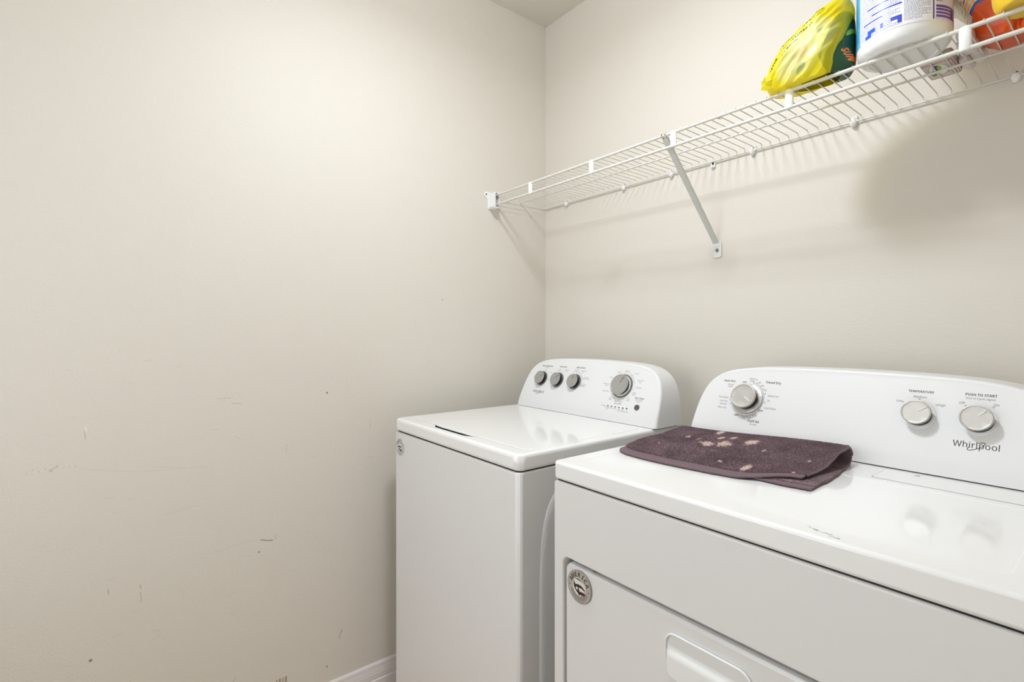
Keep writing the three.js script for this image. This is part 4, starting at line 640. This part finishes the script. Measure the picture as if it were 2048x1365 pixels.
// white tub with a printed wrap
{
  const J = thing('cleaning_tub', 'white round plastic tub with a blue and purple printed label, standing on the shelf', 'tub', [1.460, DECK, 0.275]);
  const R = 0.083;
  const prof = [[0.0001, 0.002], [0.058, 0.002], [0.061, 0], [0.068, 0.0006], [0.0755, 0.005], [0.0805, 0.0125], [0.0826, 0.022], [R, 0.03], [R, 0.205], [0.0815, 0.213], [0.076, 0.219], [0.072, 0.222], [0.0001, 0.222]];
  part(J, 'tub_body', crease(new THREE.LatheGeometry(prof.map(([a, b]) => new THREE.Vector2(a, b)), 96), 0.5), std({ color: lin(0.86, 0.86, 0.85), roughness: 0.35 }));
  part(J, 'lid', crease(new THREE.LatheGeometry([[0.0795, 0.221], [0.081, 0.224], [0.081, 0.244], [0.078, 0.249], [0.0001, 0.250]].map(([a, b]) => new THREE.Vector2(a, b)), 72), 0.5), std({ color: lin(0.85, 0.85, 0.85), roughness: 0.4 }));
  const tex = canvasTex(2048, 768, (c, w, h) => {                   // u: -100 to 100 degrees from the side facing the room
    const U = d => (d + 100) / 200 * w;
    c.fillStyle = '#f0f0f4'; c.fillRect(0, 0, w, h);
    const g = c.createLinearGradient(U(-100), 0, U(-63), 0); g.addColorStop(0, '#1f88b8'); g.addColorStop(0.6, '#3aa7dc'); g.addColorStop(1, '#7cc6e6'); c.fillStyle = g; c.fillRect(0, 0, U(-62), h);
    c.fillStyle = 'rgba(20,40,80,0.75)'; for (let y = 120; y < h - 60; y += 15) { let x = U(-96); while (x < U(-66)) { const l = 8 + rnd() * 26; c.fillRect(x, y, l, 6); x += l + 5 + rnd() * 6; } }
    const txt = (d0, d1, y0, y1, step, th, col, gap = 5) => { c.fillStyle = col; for (let y = y0; y < y1; y += step) { let x = U(d0); const end = U(d1) - (rnd() < 0.2 ? rnd() * 120 : 0); while (x < end) { const l = 5 + rnd() * 22; c.fillRect(x, y, Math.min(l, end - x), th); x += l + gap + rnd() * 5; } } };
    txt(-60, -3, 8, h - 14, 17, 7, 'rgba(60,70,120,0.72)', 4);
    const bar = (d0, d1, y, t) => { const q = c.createLinearGradient(U(d0), 0, U(d1), 0); q.addColorStop(0, '#2438b8'); q.addColorStop(0.5, '#3d63d8'); q.addColorStop(1, '#2a2fb4'); c.fillStyle = '#f0f0f4'; c.fillRect(U(d0), y - 7, U(d1) - U(d0), t + 14); c.fillStyle = q; c.fillRect(U(d0), y, U(d1) - U(d0), t); };
    bar(-42, -1, h - 470, 15); bar(-38, -1, h - 395, 15); bar(-46, -1, h - 310, 15); bar(-39, -1, h - 235, 15); bar(-53, -24, h - 175, 15); bar(-46, -1, h - 545, 15); bar(-40, -1, h - 620, 15);
    c.fillStyle = '#4554c8'; c.fillRect(U(-14), h - 112, U(-1) - U(-14), 34); c.fillRect(U(-6), h - 78, U(-1) - U(-6), 44); c.fillStyle = '#2456d6'; c.fillRect(U(-46), h - 90, U(-34) - U(-46), 40); c.fillRect(U(-50), h - 50, U(-40) - U(-50), 38); c.fillStyle = '#4554c8'; c.fillRect(U(-27), h - 100, 40, 50);
    c.fillStyle = '#f0f0f4'; c.fillRect(U(-0.8), 0, U(0.8) - U(-0.8), h);
    txt(1.5, 33, 6, h - 60, 13, 5, 'rgba(70,72,110,0.8)', 4); txt(1.5, 22, h - 58, h - 40, 13, 5, 'rgba(70,72,110,0.8)', 4);
    c.fillStyle = '#3d2fa8'; c.fillRect(U(35), 0, U(37) - U(35), h - 12);
    c.fillStyle = '#dcd6ea'; c.fillRect(U(39), 0, U(100) - U(39), h - 8);
    for (const [y, t, col, d1] of [[h - 640, 16, '#4a35a4', 70], [h - 560, 15, '#8a72bc', 80], [h - 480, 24, '#4a2fae', 100], [h - 420, 8, '#6d5f92', 64], [h - 360, 24, '#7f5fb0', 95], [h - 320, 8, '#5f5490', 76], [h - 275, 20, '#3f23a6', 95], [h - 232, 8, '#6d5f92', 58], [h - 190, 7, '#6d5f92', 50], [h - 150, 24, '#5a3aa0', 100], [h - 118, 22, '#5a3aa0', 100], [h - 86, 22, '#6a4aa8', 100], [h - 54, 24, '#6a4aa8', 100]]) { c.fillStyle = col; c.fillRect(U(39.5), y, U(d1) - U(39.5), t); }
    c.fillStyle = '#3a1a80'; c.fillRect(U(66), h - 130, U(74) - U(66), 100);
    const q2 = c.createLinearGradient(U(68), 0, U(100), 0); q2.addColorStop(0, 'rgba(190,90,110,0)'); q2.addColorStop(1, 'rgba(190,80,90,0.6)'); c.fillStyle = q2; c.fillRect(U(68), 0, U(100) - U(68), h);
  });
  const dir = Math.atan2(0.339, 1.348), RR = R + 0.0005;
  const lab = grid(120, 2, (u, v) => { const a = dir + (u * 200 - 100) * Math.PI / 180; return [RR * Math.sin(a), lerp(0.0305, 0.19, v), RR * Math.cos(a)]; });
  part(J, 'label', lab, std({ map: tex, roughness: 0.3 }), 'blue and purple printed label');
}
// orange pouch behind the tub
{
  const O = thing('orange_pouch', 'orange plastic pouch with a striped pale label, between the tub and the yellow pouch', 'pouch', [1.590, DECK, 0.215]);
  const E = 0.62, sp = (q) => Math.sign(q) * Math.pow(Math.abs(q), E);
  const at = (a, t) => {
    const c = Math.cos(a), s = Math.sin(a), kx = 0.90 + 0.20 * smooth(0, 0.3, t), kz = 0.80 + 0.22 * smooth(0, 0.35, t) - 0.45 * smooth(0.75, 1, t), w = 0.0035 * fbm(a * 1.3, t * 5, 3, 3) + 0.004 * fbm(c * 2, t * 2.2, s * 2 + 5, 2);
    const x = 1.604 + sp(c) * 0.050 * kx + w - 0.034 * smooth(0.12, 0.6, t), z = 0.188 + sp(s) * 0.055 * kz + w - 0.018 * t;
    return [x, DECK + 0.0006 + t * 0.20 + clamp((1.597 - x) * 0.62, 0, 0.031) * (1 - t), z];
  };
  const tex = canvasTex(1024, 512, (c, w, h) => {
    c.fillStyle = '#d9551c'; c.fillRect(0, 0, w, h);
    const U = d => d / 360 * w; c.save(); c.beginPath(); c.moveTo(U(152), h); c.lineTo(U(150), h * 0.93); c.lineTo(U(84), h * 0.62); c.lineTo(U(84), 0); c.lineTo(U(250), 0); c.lineTo(U(250), h); c.closePath(); c.fillStyle = '#efe2c8'; c.fill(); c.clip();
    const edge = (o, lw, col) => { c.strokeStyle = col; c.lineWidth = lw; c.beginPath(); c.moveTo(U(152) + o, h); c.lineTo(U(150) + o, h * 0.93); c.lineTo(U(84) + o, h * 0.62); c.stroke(); };
    edge(8, 12, '#4a5fa8'); edge(30, 9, '#f2b25a'); edge(46, 5, '#c9c2c8'); edge(60, 8, '#f2b25a'); edge(80, 5, '#55608f'); edge(98, 6, '#efc27a'); edge(118, 4, '#6a6a80');
    c.restore();
  });
  const g = grid(120, 36, (u, v) => at(u * Math.PI * 2, v)), bottom = grid(120, 6, (u, v) => { const p = at(u * Math.PI * 2, 0); return [lerp(1.604, p[0], v), lerp(DECK + 0.0006, p[1], v * v), lerp(0.188, p[2], v)]; }, () => [0.02, 0.02]);
  wpart(O, 'film', merge([g, bottom]), std({ map: tex, roughness: 0.32, side: THREE.DoubleSide }));
}
// yellow pouch at the right
{
  const Yp = thing('yellow_pouch', 'yellow plastic pouch on the shelf at the right edge of the picture', 'pouch', [1.68, DECK, 0.31]);
  const ol = [[1.606, 1.960], [1.611, 1.930], [1.640, 1.893], [1.70, 1.885], [1.745, 1.900], [1.758, 1.965], [1.752, 2.04], [1.725, 2.095], [1.69, 2.11], [1.640, 2.09], [1.612, 2.03]];
  wpart(Yp, 'film', pillow(ol, 0.306, 0.058, { wob: 0.004, f: 20, sd: 14 }), std({ color: lin(0.86, 0.56, 0.03), roughness: 0.35 }));
}
// flat wrapped pack of white bars lying behind the tub
{
  const K = thing('wrapped_pack', 'small pack of white bars with a green and purple label, lying behind the tub', 'pack', [1.53, DECK, 0.17]);
  const wh = std({ color: lin(0.74, 0.66, 0.62), roughness: 0.4 });
  for (const [a, b, c, d] of [[1.5275, 1.549, 0.086, 0.150], [1.5495, 1.573, 0.104, 0.166], [1.536, 1.572, 0.170, 0.214], [1.545, 1.570, 0.218, 0.268]]) wpart(K, 'bar', box(a, b, DECK + 0.0005, DECK + 0.027, c, d, 0.0085), wh);
  const tex = canvasTex(512, 512, (c, w, h) => {
    c.fillStyle = '#cfc4bd'; c.fillRect(0, 0, w, h); c.strokeStyle = '#b5453c'; c.lineWidth = 9; c.strokeRect(20, 24, w - 60, h - 48);
    c.fillStyle = '#efe9e2'; c.beginPath(); c.ellipse(w * 0.42, h * 0.55, 170, 150, 0, 0, 7); c.fill(); c.strokeStyle = '#3b3436'; c.lineWidth = 7; c.stroke();
    c.fillStyle = '#46329a'; c.beginPath(); c.ellipse(w * 0.30, h * 0.56, 80, 62, 0.3, 0, 7); c.fill(); c.fillStyle = '#8dc21f'; c.beginPath(); c.ellipse(w * 0.33, h * 0.50, 76, 36, 0.3, 0, 7); c.fill(); c.fillStyle = '#2c7a34'; c.beginPath(); c.ellipse(w * 0.58, h * 0.74, 86, 44, 0.2, 0, 7); c.fill(); c.fillStyle = '#8dc21f'; c.beginPath(); c.ellipse(w * 0.56, h * 0.76, 46, 22, 0.2, 0, 7); c.fill();
    c.fillStyle = '#4d4340'; for (let i = 0; i < 4; i++) c.fillRect(w * 0.66 + i * 30, h * 0.12, 14, 70); c.fillStyle = '#8179a8'; c.fillRect(w * 0.48, h * 0.30, 130, 22);
  });
  const lab = box(1.468, 1.526, DECK + 0.0005, DECK + 0.027, 0.090, 0.188, 0.006); const p = lab.attributes.position, q = lab.attributes.uv; for (let i = 0; i < p.count; i++) q.setXY(i, (p.getZ(i) - 0.188) / (0.090 - 0.188), (p.getX(i) - 1.468) / 0.058);
  wpart(K, 'printed_wrapper', lab, std({ map: tex, roughness: 0.4 }), 'wrapper with a green and purple emblem');
}

renderer.render(scene, camera);
